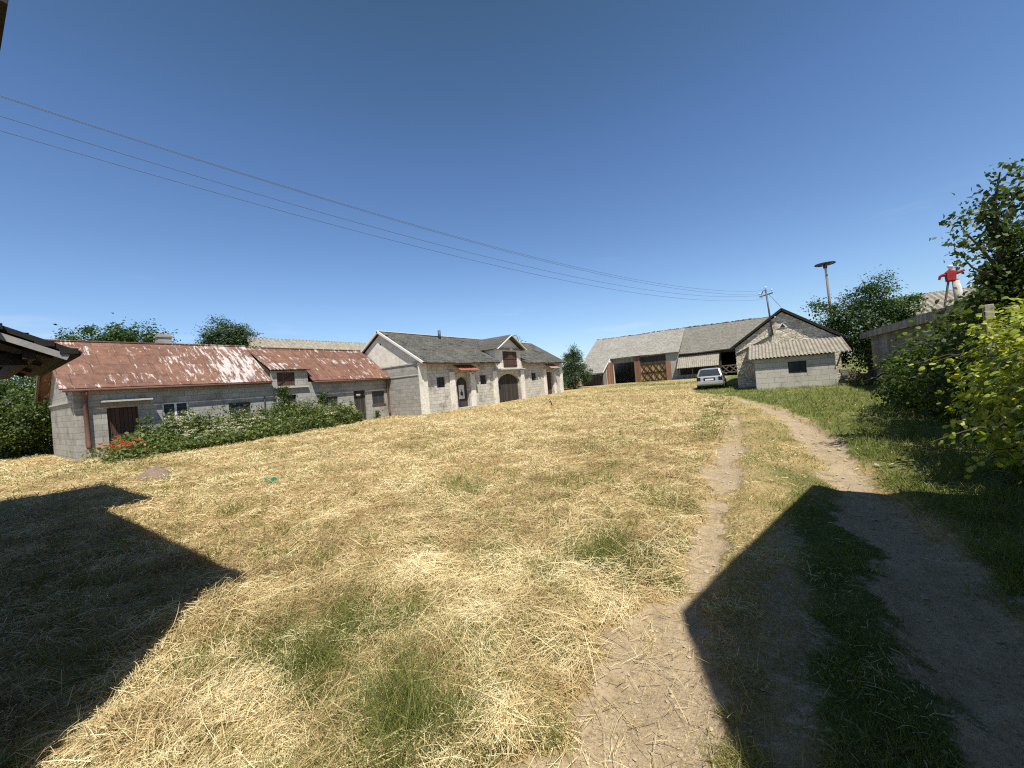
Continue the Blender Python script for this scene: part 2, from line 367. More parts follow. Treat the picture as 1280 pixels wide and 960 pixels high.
def rust_roof():
    k = NT('rusty_painted_sheet'); g = k.n('ShaderNodeNewGeometry'); p = g.outputs['Position']; sp = k.n('ShaderNodeSeparateXYZ', Vector=p)
    c = k.n('ShaderNodeCombineXYZ', X=sp.outputs[1], Y=k.math('MULTIPLY', sp.outputs[2], 1.75))
    br = k.n('ShaderNodeTexBrick', Vector=c.outputs[0], Scale=1.0); br.offset = .3
    br.inputs['Brick Width'].default_value = 1.0; br.inputs['Row Height'].default_value = .82; br.inputs['Mortar Size'].default_value = .012
    for i, q in ((1, (.145,.075,.052)), (2, (.19,.098,.066)), (3, (.08,.045,.035))): k.put(br.inputs[i], q)
    n2 = k.noise(p, 3, 6, .7); n3 = k.noise(p, 18, 4, .7)
    cc = k.mix(.8, br.outputs[0], k.ramp(n2, [(.3, (.6,)*3), (.7, (1.35,)*3)]), 'MULTIPLY')
    cc = k.mix(.5, cc, k.ramp(n3, [(.3, (.65,)*3), (.7, (1.3,)*3)]), 'MULTIPLY')
    # flaking pale paint: ragged patches stretched down the slope, most of it mid-length
    v = k.mapv(p, (.75, 3.6, .75)); pn = k.noise(v, 1.7, 9, .76, .3)
    y = sp.outputs[1]
    bell = k.n('ShaderNodeMapRange'); k.put(bell.inputs[0], k.math('ABSOLUTE', k.math('SUBTRACT', y, 8.9))); bell.inputs[1].default_value = .3; bell.inputs[2].default_value = 2.6
    bell.inputs[3].default_value = .12; bell.inputs[4].default_value = 0
    far = k.n('ShaderNodeMapRange'); k.put(far.inputs[0], y); far.inputs[1].default_value = 10; far.inputs[2].default_value = 13; far.inputs[3].default_value = 0; far.inputs[4].default_value = .015
    thr = k.math('ADD', k.math('ADD', pn, bell.outputs[0]), far.outputs[0])
    cell = k.n('ShaderNodeTexWhiteNoise'); cell.noise_dimensions = '2D'
    k.put(cell.inputs['Vector'], k.n('ShaderNodeCombineXYZ', X=k.math('FLOOR', y), Y=k.math('FLOOR', k.math('DIVIDE', k.math('MULTIPLY', sp.outputs[2], 1.75), .82))).outputs[0])
    thr = k.math('ADD', thr, k.math('MULTIPLY', k.math('SUBTRACT', cell.outputs[0], .5), .10))
    fl2 = k.noise(k.mapv(p, (1.0, 7.0, 1.0)), 2.6, 7, .75, .3)
    f = k.math('MAXIMUM', k.math('MULTIPLY', k.math('SUBTRACT', thr, .585), 22, True), k.math('MULTIPLY', k.math('SUBTRACT', k.math('ADD', fl2, k.math('MULTIPLY', bell.outputs[0], .5)), .64), 16, True))
    k.col(k.mix(f, cc, k.mix(n3, (.36,.31,.29), (.56,.51,.48)))); k.bump(k.math('ADD', n2, k.math('MULTIPLY', f, .3)), .35, .02)
    k.b.inputs['Roughness'].default_value = .7; return k.m

def leafmat(name, stops, trans=.35, rough=.5, tint=(1.35, 1.5, .55)):
    k = NT(name); a = k.n('ShaderNodeAttribute', attribute_name='rnd')
    n = k.noise(k.pos(), 1.3, 2, .5)
    f = k.math('ADD', k.math('MULTIPLY', a.outputs['Fac'], .75), k.math('MULTIPLY', n, .35))
    c = k.ramp(f, stops); k.col(c); k.b.inputs['Roughness'].default_value = rough; k.b.inputs['Specular IOR Level'].default_value = .35
    tr = k.n('ShaderNodeBsdfTranslucent'); k.put(tr.inputs[0], k.mix(1.0, c, tint, 'MULTIPLY'))
    mx = k.n('ShaderNodeMixShader', Fac=trans); k.t.links.new(k.b.outputs[0], mx.inputs[1]); k.t.links.new(tr.outputs[0], mx.inputs[2])
    k.t.links.new(mx.outputs[0], k.t.nodes['Material Output'].inputs[0]); return k.m

def glassmat(name, c=(.02,.025,.03)):
    k = NT(name); k.col(k.mix(k.noise(k.pos(), 3, 3, .6), c, tuple(x*2.2 for x in c))); k.b.inputs['Roughness'].default_value = .08
    k.b.inputs['Specular IOR Level'].default_value = .5; return k.m

def groundmat():
    k = NT('field_soil_hay'); p = k.pos()
    d = k.n('ShaderNodeAttribute', attribute_name='dirt').outputs['Fac']; gr = k.n('ShaderNodeAttribute', attribute_name='green').outputs['Fac']
    n0 = k.noise(p, .55, 4, .6); n1 = k.noise(p, 2.2, 5, .65); n2 = k.noise(p, 11, 5, .7); n3 = k.noise(p, 45, 4, .75)
    st = k.noise(k.mapv(p, (1.0, 5.5, 1), (0, 0, .5)), 9, 5, .7); st2 = k.noise(k.mapv(p, (6, 1.2, 1), (0, 0, .3)), 7, 5, .7)
    s = k.math('ADD', k.math('MULTIPLY', k.math('MAXIMUM', st, st2), .6), k.math('MULTIPLY', n3, .4))
    hay = k.ramp(s, [(.36, (.14,.095,.045)), (.48, (.34,.26,.135)), (.60, (.55,.44,.245)), (.75, (.70,.60,.37))])
    hay = k.mix(.75, hay, k.ramp(n1, [(.3, (.74,.66,.56)), (.7, (1.16,1.14,1.1))]), 'MULTIPLY')
    hay = k.mix(.6, hay, k.ramp(n0, [(.35, (.98,.86,.74)), (.65, (1.06,1.07,1.02))]), 'MULTIPLY')
    grs = k.ramp(k.math('ADD', k.math('MULTIPLY', n3, .6), k.math('MULTIPLY', n2, .4)), [(.3, (.03,.05,.012)), (.5, (.10,.135,.035)), (.7, (.25,.25,.085))])
    soil = k.ramp(k.math('ADD', k.math('MULTIPLY', n2, .5), k.math('MULTIPLY', n3, .5)), [(.3, (.22,.165,.105)), (.5, (.38,.30,.195)), (.72, (.50,.41,.285))])
    soil = k.mix(.7, soil, k.ramp(n1, [(.3, (.8,.78,.74)), (.7, (1.12,1.1,1.08))]), 'MULTIPLY')
    gf = k.math('MULTIPLY', k.math('SUBTRACT', k.math('ADD', gr, k.math('MULTIPLY', k.math('SUBTRACT', n2, .5), .9)), .22), 1.5, True)
    c = k.mix(gf, hay, grs)
    df = k.math('MULTIPLY', k.math('SUBTRACT', k.math('ADD', d, k.math('ADD', k.math('MULTIPLY', k.math('SUBTRACT', n2, .5), 1.1), k.math('MULTIPLY', k.math('SUBTRACT', n3, .5), 1.1))), .3), 2.4, True)
    c = k.mix(df, c, soil); k.col(c)
    h = k.math('MULTIPLY', k.math('ADD', k.math('MULTIPLY', s, 1.0), k.math('MULTIPLY', n2, .7)), k.math('SUBTRACT', 1.15, k.math('MULTIPLY', df, .45)))
    k.bump(h, .9, .05); k.b.inputs['Specular IOR Level'].default_value = .1; return k.m

def rubble():
    k = NT('rough_pale_rubble'); v = k.wallvec(); pos = k.pos(); v2 = k.mapv(v, (1, 1.7, 1))
    vo = k.n('ShaderNodeTexVoronoi', Vector=v2, Scale=3.6); ve = k.n('ShaderNodeTexVoronoi', Vector=v2, Scale=3.6); ve.feature = 'DISTANCE_TO_EDGE'
    sp = k.n('ShaderNodeSeparateColor', Color=vo.outputs['Color'])
    c = k.ramp(sp.outputs[0], [(.1, (.48,.42,.31)), (.5, (.64,.57,.44)), (.9, (.76,.69,.55))])
    n2 = k.noise(pos, 9, 5, .7); n1 = k.noise(pos, 1.0, 4, .6); n3 = k.noise(pos, 30, 4, .7)
    e = k.math('MULTIPLY', k.math('SUBTRACT', .09, ve.outputs['Distance']), 11, True)
    c = k.mix(k.math('MULTIPLY', e, .65), c, (.40,.365,.30))
    c = k.mix(.8, c, k.ramp(n2, [(.3, (.65,)*3), (.7, (1.25,)*3)]), 'MULTIPLY'); c = k.mix(.6, c, k.ramp(n1, [(.3, (.78,.76,.72)), (.7, (1.1,)*3)]), 'MULTIPLY')
    k.col(c); k.bump(k.math('ADD', k.math('SUBTRACT', n2, e), n3), .9, .04); return k.m

M = {}
M['ground'] = groundmat()
M['pebble'] = plain('clod_earth', (.36,.29,.20), .95, .35, 12, .4)
M['block'] = blocks('grey_concrete_block', (.30,.29,.26), (.385,.37,.33), (.25,.24,.21), .50, .25, .011, .8, .7, irregular=.02, smear=.5)
M['block_pale'] = blocks('weathered_pale_block', (.45,.425,.365), (.58,.55,.475), (.37,.35,.30), .46, .24, .011, 1.0, .8, irregular=.03, smear=.6)
M['block_gable'] = blocks('grey_gable_block', (.37,.355,.325), (.43,.41,.375), (.28,.265,.24), .40, .22, .012, .3, .5)
def worn(name, c, under):
    k = NT(name); p = k.pos(); n1 = k.noise(p, 1.4, 6, .7); n2 = k.noise(p, 7, 6, .72); st = k.noise(k.mapv(p, (5, 5, .6)), 1.5, 5, .7)
    q = k.ramp(n2, [(.3, tuple(x*.72 for x in c)), (.65, tuple(x*1.2 for x in c))])
    q = k.mix(k.math('MULTIPLY', k.math('SUBTRACT', k.math('ADD', k.math('MULTIPLY', n1, .6), k.math('MULTIPLY', n2, .4)), .53), 9, True), q, under)
    q = k.mix(k.math('MULTIPLY', k.math('SUBTRACT', st, .52), 3, True), q, tuple(x*.55 for x in c)); k.col(q); k.bump(k.math('ADD', n1, n2), .7, .03); return k.m
M['render'] = worn('limewashed_render', (.66,.62,.54), (.38,.35,.295))
M['stone'] = rubble()
M['shedblock'] = blocks('shed_concrete', (.44,.415,.355), (.51,.48,.415), (.36,.34,.295), .62, .30, .010, .55, .8, irregular=.04)
M['gable_render'] = plain('pale_gable_render', (.62,.585,.50), .9, .28, 2.4, .5)
M['concrete'] = plain('bare_concrete', (.40,.385,.35), .9, .25, 5)
M['rust'] = rust_roof()
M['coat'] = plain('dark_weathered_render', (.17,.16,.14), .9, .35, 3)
M['slate'] = tiles('dark_mossy_slate', (.065,.062,.056), (.12,.115,.10), (.035,.034,.03), .30, .16, moss=(.115,.105,.055), light=(.16,.15,.125), squash=1.9)
M['asb'] = tiles('grey_fibre_cement_tiles', (.23,.215,.19), (.29,.272,.24), (.13,.12,.105), .42, .36, moss=(.17,.155,.105), xs=1, light=(.33,.315,.28), squash=2.0)
M['asb_dark'] = tiles('brown_grey_shingles', (.15,.14,.12), (.21,.195,.165), (.08,.072,.06), .36, .26, moss=(.15,.135,.085), xs=1, squash=2.0)
M['corr'] = plain('weathered_corrugated_sheet', (.25,.225,.18), .9, .55, 3.2, .5)
M['corr_dark'] = plain('dark_corrugated_sheet', (.14,.13,.115), .9, .35, 3)
M['wood_brown'] = boards('brown_door_boards', (.075,.042,.03), .13)
M['wood_dark'] = boards('dark_weathered_boards', (.05,.042,.035), .15)
M['wood_grey'] = boards('grey_weathered_boards', (.24,.22,.19), .17)
M['wood_red'] = boards('rust_brown_boards', (.20,.105,.065), .2)
M['wood_tan'] = boards('orange_tan_boards', (.33,.19,.075), .16)
M['timber'] = plain('old_timber', (.13,.10,.075), .85, .4, 8)
M['timber_dark'] = plain('dark_timber', (.035,.030,.026), .85, .4, 8)
M['white_wood'] = plain('flaking_white_paint', (.62,.60,.56), .6, .2, 9)
M['brown_frame'] = plain('brown_painted_frame', (.075,.047,.035), .6, .3, 9)
M['glass'] = glassmat('dusty_window_glass')
M['rustpipe'] = plain('rusty_downpipe', (.13,.065,.05), .7, .3, 7)
M['red_sheet'] = plain('rust_red_sheet', (.27,.085,.05), .7, .3, 4)
M['pink_sheet'] = plain('faded_red_sheet', (.30,.20,.18), .8, .3, 4)
M['tar'] = plain('black_tar_sheet', (.022,.021,.021), .9, .4, 5)
M['tar_edge'] = plain('grey_fascia_board', (.30,.29,.28), .85, .3, 4)
M['steel'] = plain('dark_steel', (.06,.06,.062), .5, .25, 9, spec=.5)
M['wire'] = plain('dark_cable', (.09,.105,.13), .6, .1, 9)
M['bark'] = plain('tree_bark', (.10,.08,.06), .95, .4, 12, .6)
M['white'] = plain('white_paint', (.75,.74,.70), .6, .1, 9)
M['redcloth'] = plain('red_cloth', (.30,.03,.03), .9, .45, 9)
M['brick_red'] = blocks('red_brick_pier', (.26,.115,.075), (.33,.15,.10), (.27,.24,.20), .26, .075, .01, .3, .4)
M['plaster'] = plain('dark_house_plaster', (.14,.12,.10), .9, .15, 3)
M['leaf_dark'] = leafmat('dark_green_leaves', [(.1, (.012,.028,.008)), (.5, (.03,.065,.017)), (.9, (.075,.12,.035))])
M['leaf_blue'] = leafmat('blue_green_leaves', [(.1, (.016,.034,.018)), (.5, (.042,.075,.036)), (.9, (.095,.13,.06))])
M['leaf_pear'] = leafmat('glossy_pear_leaves', [(.1, (.018,.034,.008)), (.5, (.05,.08,.018)), (.9, (.12,.15,.045))], .3, .55)
M['leaf_bush'] = leafmat('bush_leaves', [(.1, (.02,.038,.01)), (.5, (.055,.088,.022)), (.9, (.12,.16,.045))])
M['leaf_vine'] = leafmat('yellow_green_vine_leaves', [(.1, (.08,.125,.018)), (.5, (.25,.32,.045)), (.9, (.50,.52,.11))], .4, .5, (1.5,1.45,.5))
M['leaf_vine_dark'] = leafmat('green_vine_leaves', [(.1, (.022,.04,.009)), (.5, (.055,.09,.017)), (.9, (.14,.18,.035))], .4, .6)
M['weed'] = leafmat('weed_leaves', [(.1, (.045,.07,.02)), (.5, (.115,.155,.05)), (.9, (.24,.265,.11))], .4)
M['grass'] = leafmat('grass_blades', [(.1, (.07,.09,.018)), (.45, (.155,.18,.042)), (.75, (.24,.245,.075)), (1, (.40,.36,.16))], .4, .6)
M['straw'] = leafmat('dry_straw', [(.05, (.15,.10,.048)), (.35, (.43,.32,.155)), (.65, (.66,.54,.29)), (1, (.85,.76,.50))], .25, .6, (1.1,1.05,.9))
M['flower'] = leafmat('cream_umbels', [(.1, (.50,.47,.30)), (.9, (.80,.77,.58))], .3, .7, (1, 1, .9))
M['poppy'] = leafmat('orange_red_petals', [(.1, (.58,.13,.04)), (.9, (.88,.34,.16))], .4, .5, (1, .8, .7))

# ------------------------------------------------------------------ ground: one sheet to the horizon
def axis(lo, hi, step, end, grow=1.35):
    a = list(np.arange(lo, hi+1e-6, step)); s = step
    while a[-1] < end: s *= grow; a.append(a[-1]+s)
    s = step; b = [lo]
    while b[-1] > -end: s *= grow; b.append(b[-1]-s)
    return np.array(sorted(set(b[1:]))+a)
def graded():
    xs = sorted(set(np.round(np.concatenate([np.arange(-4, 3, .05), np.arange(-12, 5, .12), np.arange(-32, 12, .3)]), 3)))
    ys = sorted(set(np.round(np.concatenate([np.arange(.5, 6, .05), np.arange(-1, 14, .12), np.arange(-8, 66, .3)]), 3)))
    def ext(a):
        a = list(a); s = .4
        while a[-1] < 2500: s *= 1.4; a.append(a[-1]+s)
        s = .4
        while a[0] > -2500: s *= 1.4; a.insert(0, a[0]-s)
        return np.array(a)
    return ext(xs), ext(ys)
gx, gy = graded(); GX, GY = np.meshgrid(gx, gy); fx, fy = GX.ravel(), GY.ravel()
V = np.stack([fx, fy, hgt(fx, fy)], 1); nx, ny = len(gx), len(gy)
ii = (np.arange(ny-1)[:, None]*nx+np.arange(nx-1)[None, :]).ravel(); F = np.stack([ii, ii+1, ii+nx+1, ii+nx], 1)
g = np_mesh('ground', V, F, M['ground'], smooth=True); tag(g, kind='structure')
for nm, fn in (('dirt', m_dirt), ('green', m_green)):
    a = g.data.attributes.new(nm, 'FLOAT', 'POINT'); a.data.foreach_set('value', fn(fx, fy).astype(np.float32))

# ------------------------------------------------------------------ building bits
def window(parent, ax, c, u0, u1, z0, z1, fm, panes=2, deep=.10, fw=.05, rows=1, proud=.0, sill=None):
    """frame and pane set in an opening of a wall whose front is at c (facing + for x walls with deep>0)"""
    def P(u, z, d): return (c-d, u, z) if ax == 'x' else (u, c-d, z)
    sg = 1 if deep > 0 else -1; f = MB(); e = .003
    d0, d1 = deep-proud*sg, deep+.05*sg
    f.box(P(u0+e, z0+e, d0), P(u0+fw, z1-e, d1)); f.box(P(u1-fw, z0+e, d0), P(u1-e, z1-e, d1))
    f.box(P(u0+fw, z0+e, d0), P(u1-fw, z0+fw, d1)); f.box(P(u0+fw, z1-fw, d0), P(u1-fw, z1-e, d1))
    for i in range(1, panes):
        u = u0+(u1-u0)*i/panes; f.box(P(u-fw*.6, z0+fw, d0), P(u+fw*.6, z1-fw, d1))
    for i in range(1, rows):
        z = z0+(z1-z0)*i/rows; f.box(P(u0+fw, z-fw*.3, d0+.004*sg), P(u1-fw, z+fw*.3, d1-.004*sg))
    w = f.build('window', fm, parent)
    MB().box(P(u0+fw*.5, z0+fw*.5, deep+.02*sg), P(u1-fw*.5, z1-fw*.5, deep+.03*sg)).build('pane', M['glass'], w)
    if sill: MB().box(P(u0-.06, z0-.06, -.06*sg), P(u1+.06, z0-.002, deep)).build('sill', sill, w)
    return w
def door(parent, ax, c, u0, u1, z0, z1, mat, deep=.10, handle=True, name='door'):
    def P(u, z, d): return (c-d, u, z) if ax == 'x' else (u, c-d, z)
    sg = 1 if deep > 0 else -1; m = MB(); m.box(P(u0+.003, z0, deep), P(u1-.003, z1-.003, deep+.05*sg))
    d = m.build(name, mat, parent)
    if handle: MB().box(P(u0+.10, (z0+z1)/2-.07, deep-.035*sg), P(u0+.13, (z0+z1)/2+.07, deep-.001*sg)).build('handle', M['steel'], d)
    return d

# ================================================================== 1. long outbuilding with the rusty roof
B1 = thing('outbuilding', 'long low grey block outbuilding under a rusty red sheet roof with flaking white paint', 'outbuilding', (-22.8, 10.5, -1.6))
X1 = -22.8; zb = -1.75
wins = [(5.65,6.62,-.48,.47),(8.22,9.2,-.50,.22),(13.0,14.15,-.45,.16),(16.70,17.72,-.62,.30)]
drs = [(3.9,4.86,-1.62,.40),(11.0,11.6,-.38,.45),(15.3,16.18,-1.6,.42),(10.62,11.6,.98,1.74)]
w = MB(); w.wall('x', X1, .28, 3.263, 18.08, zb, 1.14, [o if o[3] < 1 else (o[0],o[1],.98,1.14) for o in wins+drs])
w.wall('x', X1, .28, 10.3, 12.35, 1.14, 1.84, [(10.62,11.6,1.14,1.74)])
w.wall('x', -28.4, -.28, 3.263, 18.08, zb, 1.14)
gw = [(-24.25,-23.75,1.05,2.35)]
w.wall('y', 3.0, -.26, -28.4, X1, zb, 1.14, [(-24.25,-23.75,1.05,1.14)])
w.build('wall', M['block'], B1)
gm = MB(); rz = lambda x: 3.40-abs(x+25.5)*.735   # underside of the roof
gz = 1.143
for a, b in ((-28.36,-24.25),(-24.25,-23.75),(-23.75,-22.84)):
    lo = gz if a != -24.25 else 2.2
    xs_ = [a]+([-25.5] if a < -25.5 < b else [])+[b]
    poly = [(x, 3.004, lo) for x in (a, b)] + [(x, 3.004, max(lo+.004, rz(x))) for x in reversed(xs_)]
    gm.prism(poly, (0, .24, 0))
gm.build('gable', M['block'], B1)
MB().box((-28.45,2.93,.72), (-22.75,2.998,.80)).build('string_course', M['concrete'], B1)
window(B1, 'y', 3.0, -24.25, -23.75, 1.15, 2.2, M['white_wood'], 1, -.08, .05)
def rslab(y0, y1, dz, ex=-22.42, name='roof'):
    m = MB(); sl = .735; zr = 3.52+dz; zf = lambda x: zr-abs(x+25.5)*sl
    m.slab([(ex,y0,zf(ex)), (ex,y1,zf(ex)), (-25.5,y1,zr), (-25.5,y0,zr)], .05)
    m.slab([(-25.5,y0,zr-.002), (-25.5,y1,zr-.002), (-28.75,y1,zf(-28.75)), (-28.75,y0,zf(-28.75))], .05)
    for i in range(1, int(y1-y0)):
        y = y0+i*1.0; m.bar((ex,y,zf(ex)+.012), (-25.5,y,zr+.012), .03, .03)
    return m
r_ = rslab(2.62, 10.22, 0); o = r_.build('roof', M['rust'], B1)
MB().bar((-25.5,2.62,3.54),(-25.5,10.22,3.54),.16,.05).build('ridge_cap', M['rust'], o)
m = MB(); sl = .735; zr = 3.46; zf = lambda x: zr-abs(x+25.5)*sl
xk = -24.3  # the dormer's flatter strip starts here
m.slab([(-22.42,12.45,zf(-22.42)), (-22.42,18.09,zf(-22.42)), (-25.5,18.09,zr), (-25.5,12.45,zr)], .05)
m.slab([(-22.55,10.225,1.90), (-22.55,12.447,1.90), (-25.5,12.447,zr), (-25.5,10.225,zr)], .05)
m.slab([(-25.5,10.225,zr-.002), (-25.5,18.09,zr-.002), (-28.75,18.09,zf(-28.75)), (-28.75,10.225,zf(-28.75))], .05)
for y in np.arange(10.9, 18, .95):
    m.bar((-22.42 if y > 12.45 else -22.55, y, zf(-22.42)+.012 if y > 12.45 else 1.912), (-25.5, y, zr+.012), .03, .03)
o2 = m.build('roof', M['rust'], B1)
MB().bar((-25.5,10.23,3.48),(-25.5,18.09,3.48),.16,.05).build('ridge_cap', M['rust'], o2)
m = MB(); m.prism([(-22.83,12.35,1.15),(-22.83,12.35,1.84),(-24.6,12.35,2.62),(-23.0,12.35,1.5)], (0,-.06,0)); m.build('dormer_cheek', M['wood_dark'], B1)
m = MB(); m.prism([(-22.83,10.29,1.15),(-22.83,10.29,1.86),(-24.4,10.29,2.66),(-24.4,10.29,2.45)], (0,-.05,0)); m.build('dormer_cheek', M['wood_dark'], B1)
hd = MB().box((X1-.06,10.63,.985),(X1-.11,11.59,1.735)).build('hatch', M['wood_brown'], B1)
MB().bar((X1-.05,10.66,1.02),(X1-.05,11.56,1.70),.02,.07,up=(1,0,0)).build('brace', M['timber_dark'], hd)
MB().box((X1,10.3,.84),(X1+.16,12.3,.93)).build('ledge', M['concrete'], B1)
MB().box((X1,3.72,.64),(X1+.50,5.25,.71)).build('door_canopy', M['concrete'], B1)
window(B1, 'x', X1, *wins[0], M['white_wood'], 2, .06, .07, sill=M['concrete'])
window(B1, 'x', X1, *wins[1], M['brown_frame'], 2, .06, .07, sill=M['concrete'])
window(B1, 'x', X1, *wins[2], M['brown_frame'], 2, .06, .07, sill=M['concrete'])
window(B1, 'x', X1, *wins[3], M['brown_frame'], 2, .06, .08, sill=M['brown_frame'])
door(B1, 'x', X1, *drs[0], M['wood_brown'], .12)
door(B1, 'x', X1, *drs[1], M['wood_dark'], .12, False, 'shutter')
d2 = door(B1, 'x', X1, *drs[2], M['wood_dark'], .10)
MB().box((X1-.098,15.55,.06),(X1-.085,15.85,.20)).build('notice', M['white'], d2)
gt = MB(); gt.tube([(-22.40,2.7,1.17),(-22.40,10.15,1.16)], .055, 8); gt.tube([(-22.40,12.5,1.10),(-22.40,18.05,1.10)], .055, 8); gt.build('gutter', M['rustpipe'], B1, smooth=True)
for yy, zl in ((3.3,-1.15), (17.95,-1.4)):
    m = MB(); m.tube([(-22.45,yy,1.12),(-22.52,yy,.95),(-22.66,yy,.80),(-22.66,yy,zl+.12),(-22.58,yy,zl)], .075, 10); m.build('downpipe', M['rustpipe'], B1, smooth=True)
m = MB(); m.box((-26.5,6.5,2.6),(-26.0,7.05,3.95)); m.box((-26.55,6.45,3.95),(-25.95,7.10,4.03)); m.box((-26.48,6.52,4.03),(-26.02,7.03,4.13)); m.build('chimney', M['block'], B1)
m = MB(); m.slab([(-25.5,2.58,3.545), (-25.5,2.65,3.545), (-28.78,2.65,1.10), (-28.78,2.58,1.10)], .18); m.build('barge_board', M['timber'], B1)
MB().tube([(X1+.05,9.9,-1.6),(X1+.06,9.86,.1),(X1+.04,9.9,.45)], .03, 6).build('standpipe', M['steel'], B1)

# ================================================================== 2. pale barn with slate roof and hayloft dormer
B2 = thing('barn', 'whitewashed stone barn with dark mossy slate roof, arched doors and a hayloft dormer', 'barn', (-19.5, 28.5, -1.5))
X2 = -19.5; zb = -1.75; ya, yb = 18.1, 39.6; zt = 2.12
ops = [(19.70,20.55,.18,.92),(21.75,23.15,-1.8,.93),(24.65,25.52,.18,.92),(27.12,30.6,-1.8,1.0),(32.85,33.8,.22,.92),(36.0,37.3,-1.8,.95),(26.95,31.0,1.43,2.12)]
w = MB(); w.wall('x', X2, .4, ya+.004, yb, zb, zt, ops)
w.arch('x', X2-.003, .394, 21.75, 23.15, .45, .88, .93); w.arch('x', X2-.003, .394, 27.12, 30.6, .35, .95, 1.0)
w.wall('x', -27.4, -.4, ya+.004, yb, zb, zt); w.wall('y', yb-.004, .4, -27.0, X2-.404, zb, zt)
w.build('wall', M['block_pale'], B2)
ug = lambda x: 4.40-abs(x+23.3)*.60
w = MB(); w.wall('y', ya, -.4, -27.4, X2-.002, zb, 1.96); w.build('gable_wall', M['block'], B2)
m = MB(); m.prism([(-27.4,ya+.03,1.963),(X2-.004,ya+.03,1.963),(X2-.004,ya+.03,ug(X2)),(-23.3,ya+.03,4.40),(-27.4,ya+.03,ug(-27.4))], (0,.3,0))
m.build('gable', M['gable_render'], B2); m = MB()
m.prism([(-27.4,yb-.05,2.123),(X2-.004,yb-.05,2.123),(X2-.004,yb-.05,ug(X2)),(-23.3,yb-.05,4.40),(-27.4,yb-.05,ug(-27.4))], (0,-.3,0))
m.build('gable', M['gable_render'], B2)
MB().box((-27.4,ya-.05,1.90),(-19.62,ya+.028,1.985)).build('string_course', M['concrete'], B2)
MB().box((-22.6,ya-.04,1.12),(-19.62,ya-.001,1.22)).build('string_course', M['concrete'], B2)
MB().box((-23.36,ya+.02,3.62),(-23.24,ya+.06,3.74)).build('vent_hole', M['tar'], B2)
for y0, y1, pz in ((18.02,18.75,1.98),(20.98,21.55,1.28),(23.32,23.9,1.25),(26.35,26.95,1.28),(30.78,31.35,1.28),(35.25,35.75,1.28),(37.5,37.9,1.28),(38.95,39.62,1.9)):
    MB().box((X2-.01,y0,zb),(X2+.11,y1,pz)).build('pilaster', M['render'], B2, bev=.02)
# roof planes, left open where the dormer cuts in
exz = lambda x: 4.62-abs(x+23.3)*.60
EX = -18.85
def rp(y0, y1, x0=EX, x1=-23.3): return [(x0,y0,exz(x0)),(x0,y1,exz(x0)),(x1,y1,exz(x1)),(x1,y0,exz(x1))]
m = MB(); m.slab(rp(17.93,26.85), .07); m.slab(rp(26.852,31.098,-20.4), .07); m.slab(rp(31.10,39.85), .07)
m.slab([(-23.3,17.93,4.618),(-23.3,39.85,4.618),(-27.85,39.85,exz(-27.85)),(-27.85,17.93,exz(-27.85))], .07)
rng = np.random.default_rng(4)
for i in range(60):   # slipped and lifted slates give the ragged look
    y = rng.uniform(18, 39.3); x = rng.uniform(-23.0, -19.2)
    if 26.5 < y < 31.4 and x > -20.9: continue
    w_, l_ = rng.uniform(.25,.6), rng.uniform(.2,.35); a = rng.uniform(.02,.05)
    m.slab([(x,y,exz(x)+a),(x,y+w_,exz(x)+a*1.3),(x-l_,y+w_,exz(x-l_)+.012),(x-l_,y,exz(x-l_)+.012)], .01)
for i in range(70):   # uneven lower edge
    y = 17.95+i*.312
    if 26.7 < y < 31.0: continue
    d = rng.uniform(.0,.13); m.slab([(EX+d,y,exz(EX+d)+.012),(EX+d,y+.29,exz(EX+d)+.012),(EX-.35,y+.29,exz(EX-.35)+.014),(EX-.35,y,exz(EX-.35)+.014)], .012)
rf = wavy(m.build('roof', M['slate'], B2), .022)
MB().bar((-23.3,17.92,4.65),(-23.3,39.86,4.65),.22,.06).build('ridge_cap', M['white_wood'], rf)
m = MB()
for sgn in (1, -1):
    m.slab([(-23.3+sgn*4.45,17.89,exz(-18.85)+.02),(-23.3+sgn*4.45,18.0,exz(-18.85)+.02),(-23.3,18.0,4.66),(-23.3,17.89,4.66)][::sgn], .14)
m.build('verge_board', M['white_wood'], B2)
m = MB(); m.tube([(-18.95,17.9,1.90),(-18.95,26.8,1.88)], .05, 8); m.tube([(-18.95,31.2,1.88),(-18.95,39.7,1.9)], .05, 8); m.build('gutter', M['steel'], B2, smooth=True)
MB().tube([(-22.9,23.9,4.2),(-22.9,23.9,5.05)], .12, 10).build('flue', M['steel'], B2, smooth=True)
m = MB(); m.box((-23.1,34.1,4.1),(-22.7,34.5,4.75)); 
# hayloft dormer
D = MB(); D.wall('x', X2+.02, .3, 26.9, 31.05, 1.42, 3.22, [(28.1,30.45,1.50,3.0)])
D.box((X2-.28,26.9,1.42),(-21.6,27.1,3.2)); D.box((X2-.28,30.85,1.42),(-21.6,31.05,3.2))
dw = D.build('dormer_wall', M['render'], B2)
ym = 28.98; dz = 4.40
MB().prism([(X2+.022,26.9,3.223),(X2+.022,31.05,3.223),(X2+.022,ym,4.33)], (-.2,0,0)).build('dormer_gable', M['white_wood'], dw)
MB().box((X2+.02,26.8,3.12),(X2+.16,31.15,3.26)).build('tie_beam', M['wood_grey'], dw)
m = MB(); dx0 = X2+.55; k = (dz-3.1)/2.35
m.slab([(dx0,26.63,3.1),(dx0,ym,dz),(-22.9,ym,dz),(-20.75,26.63,3.1)][::-1], .06)
m.slab([(dx0,31.33,3.1),(dx0,ym,dz-.003),(-22.9,ym,dz-.003),(-20.75,31.33,3.1)], .06)
m.build('dormer_roof', M['slate'], dw)
m = MB()
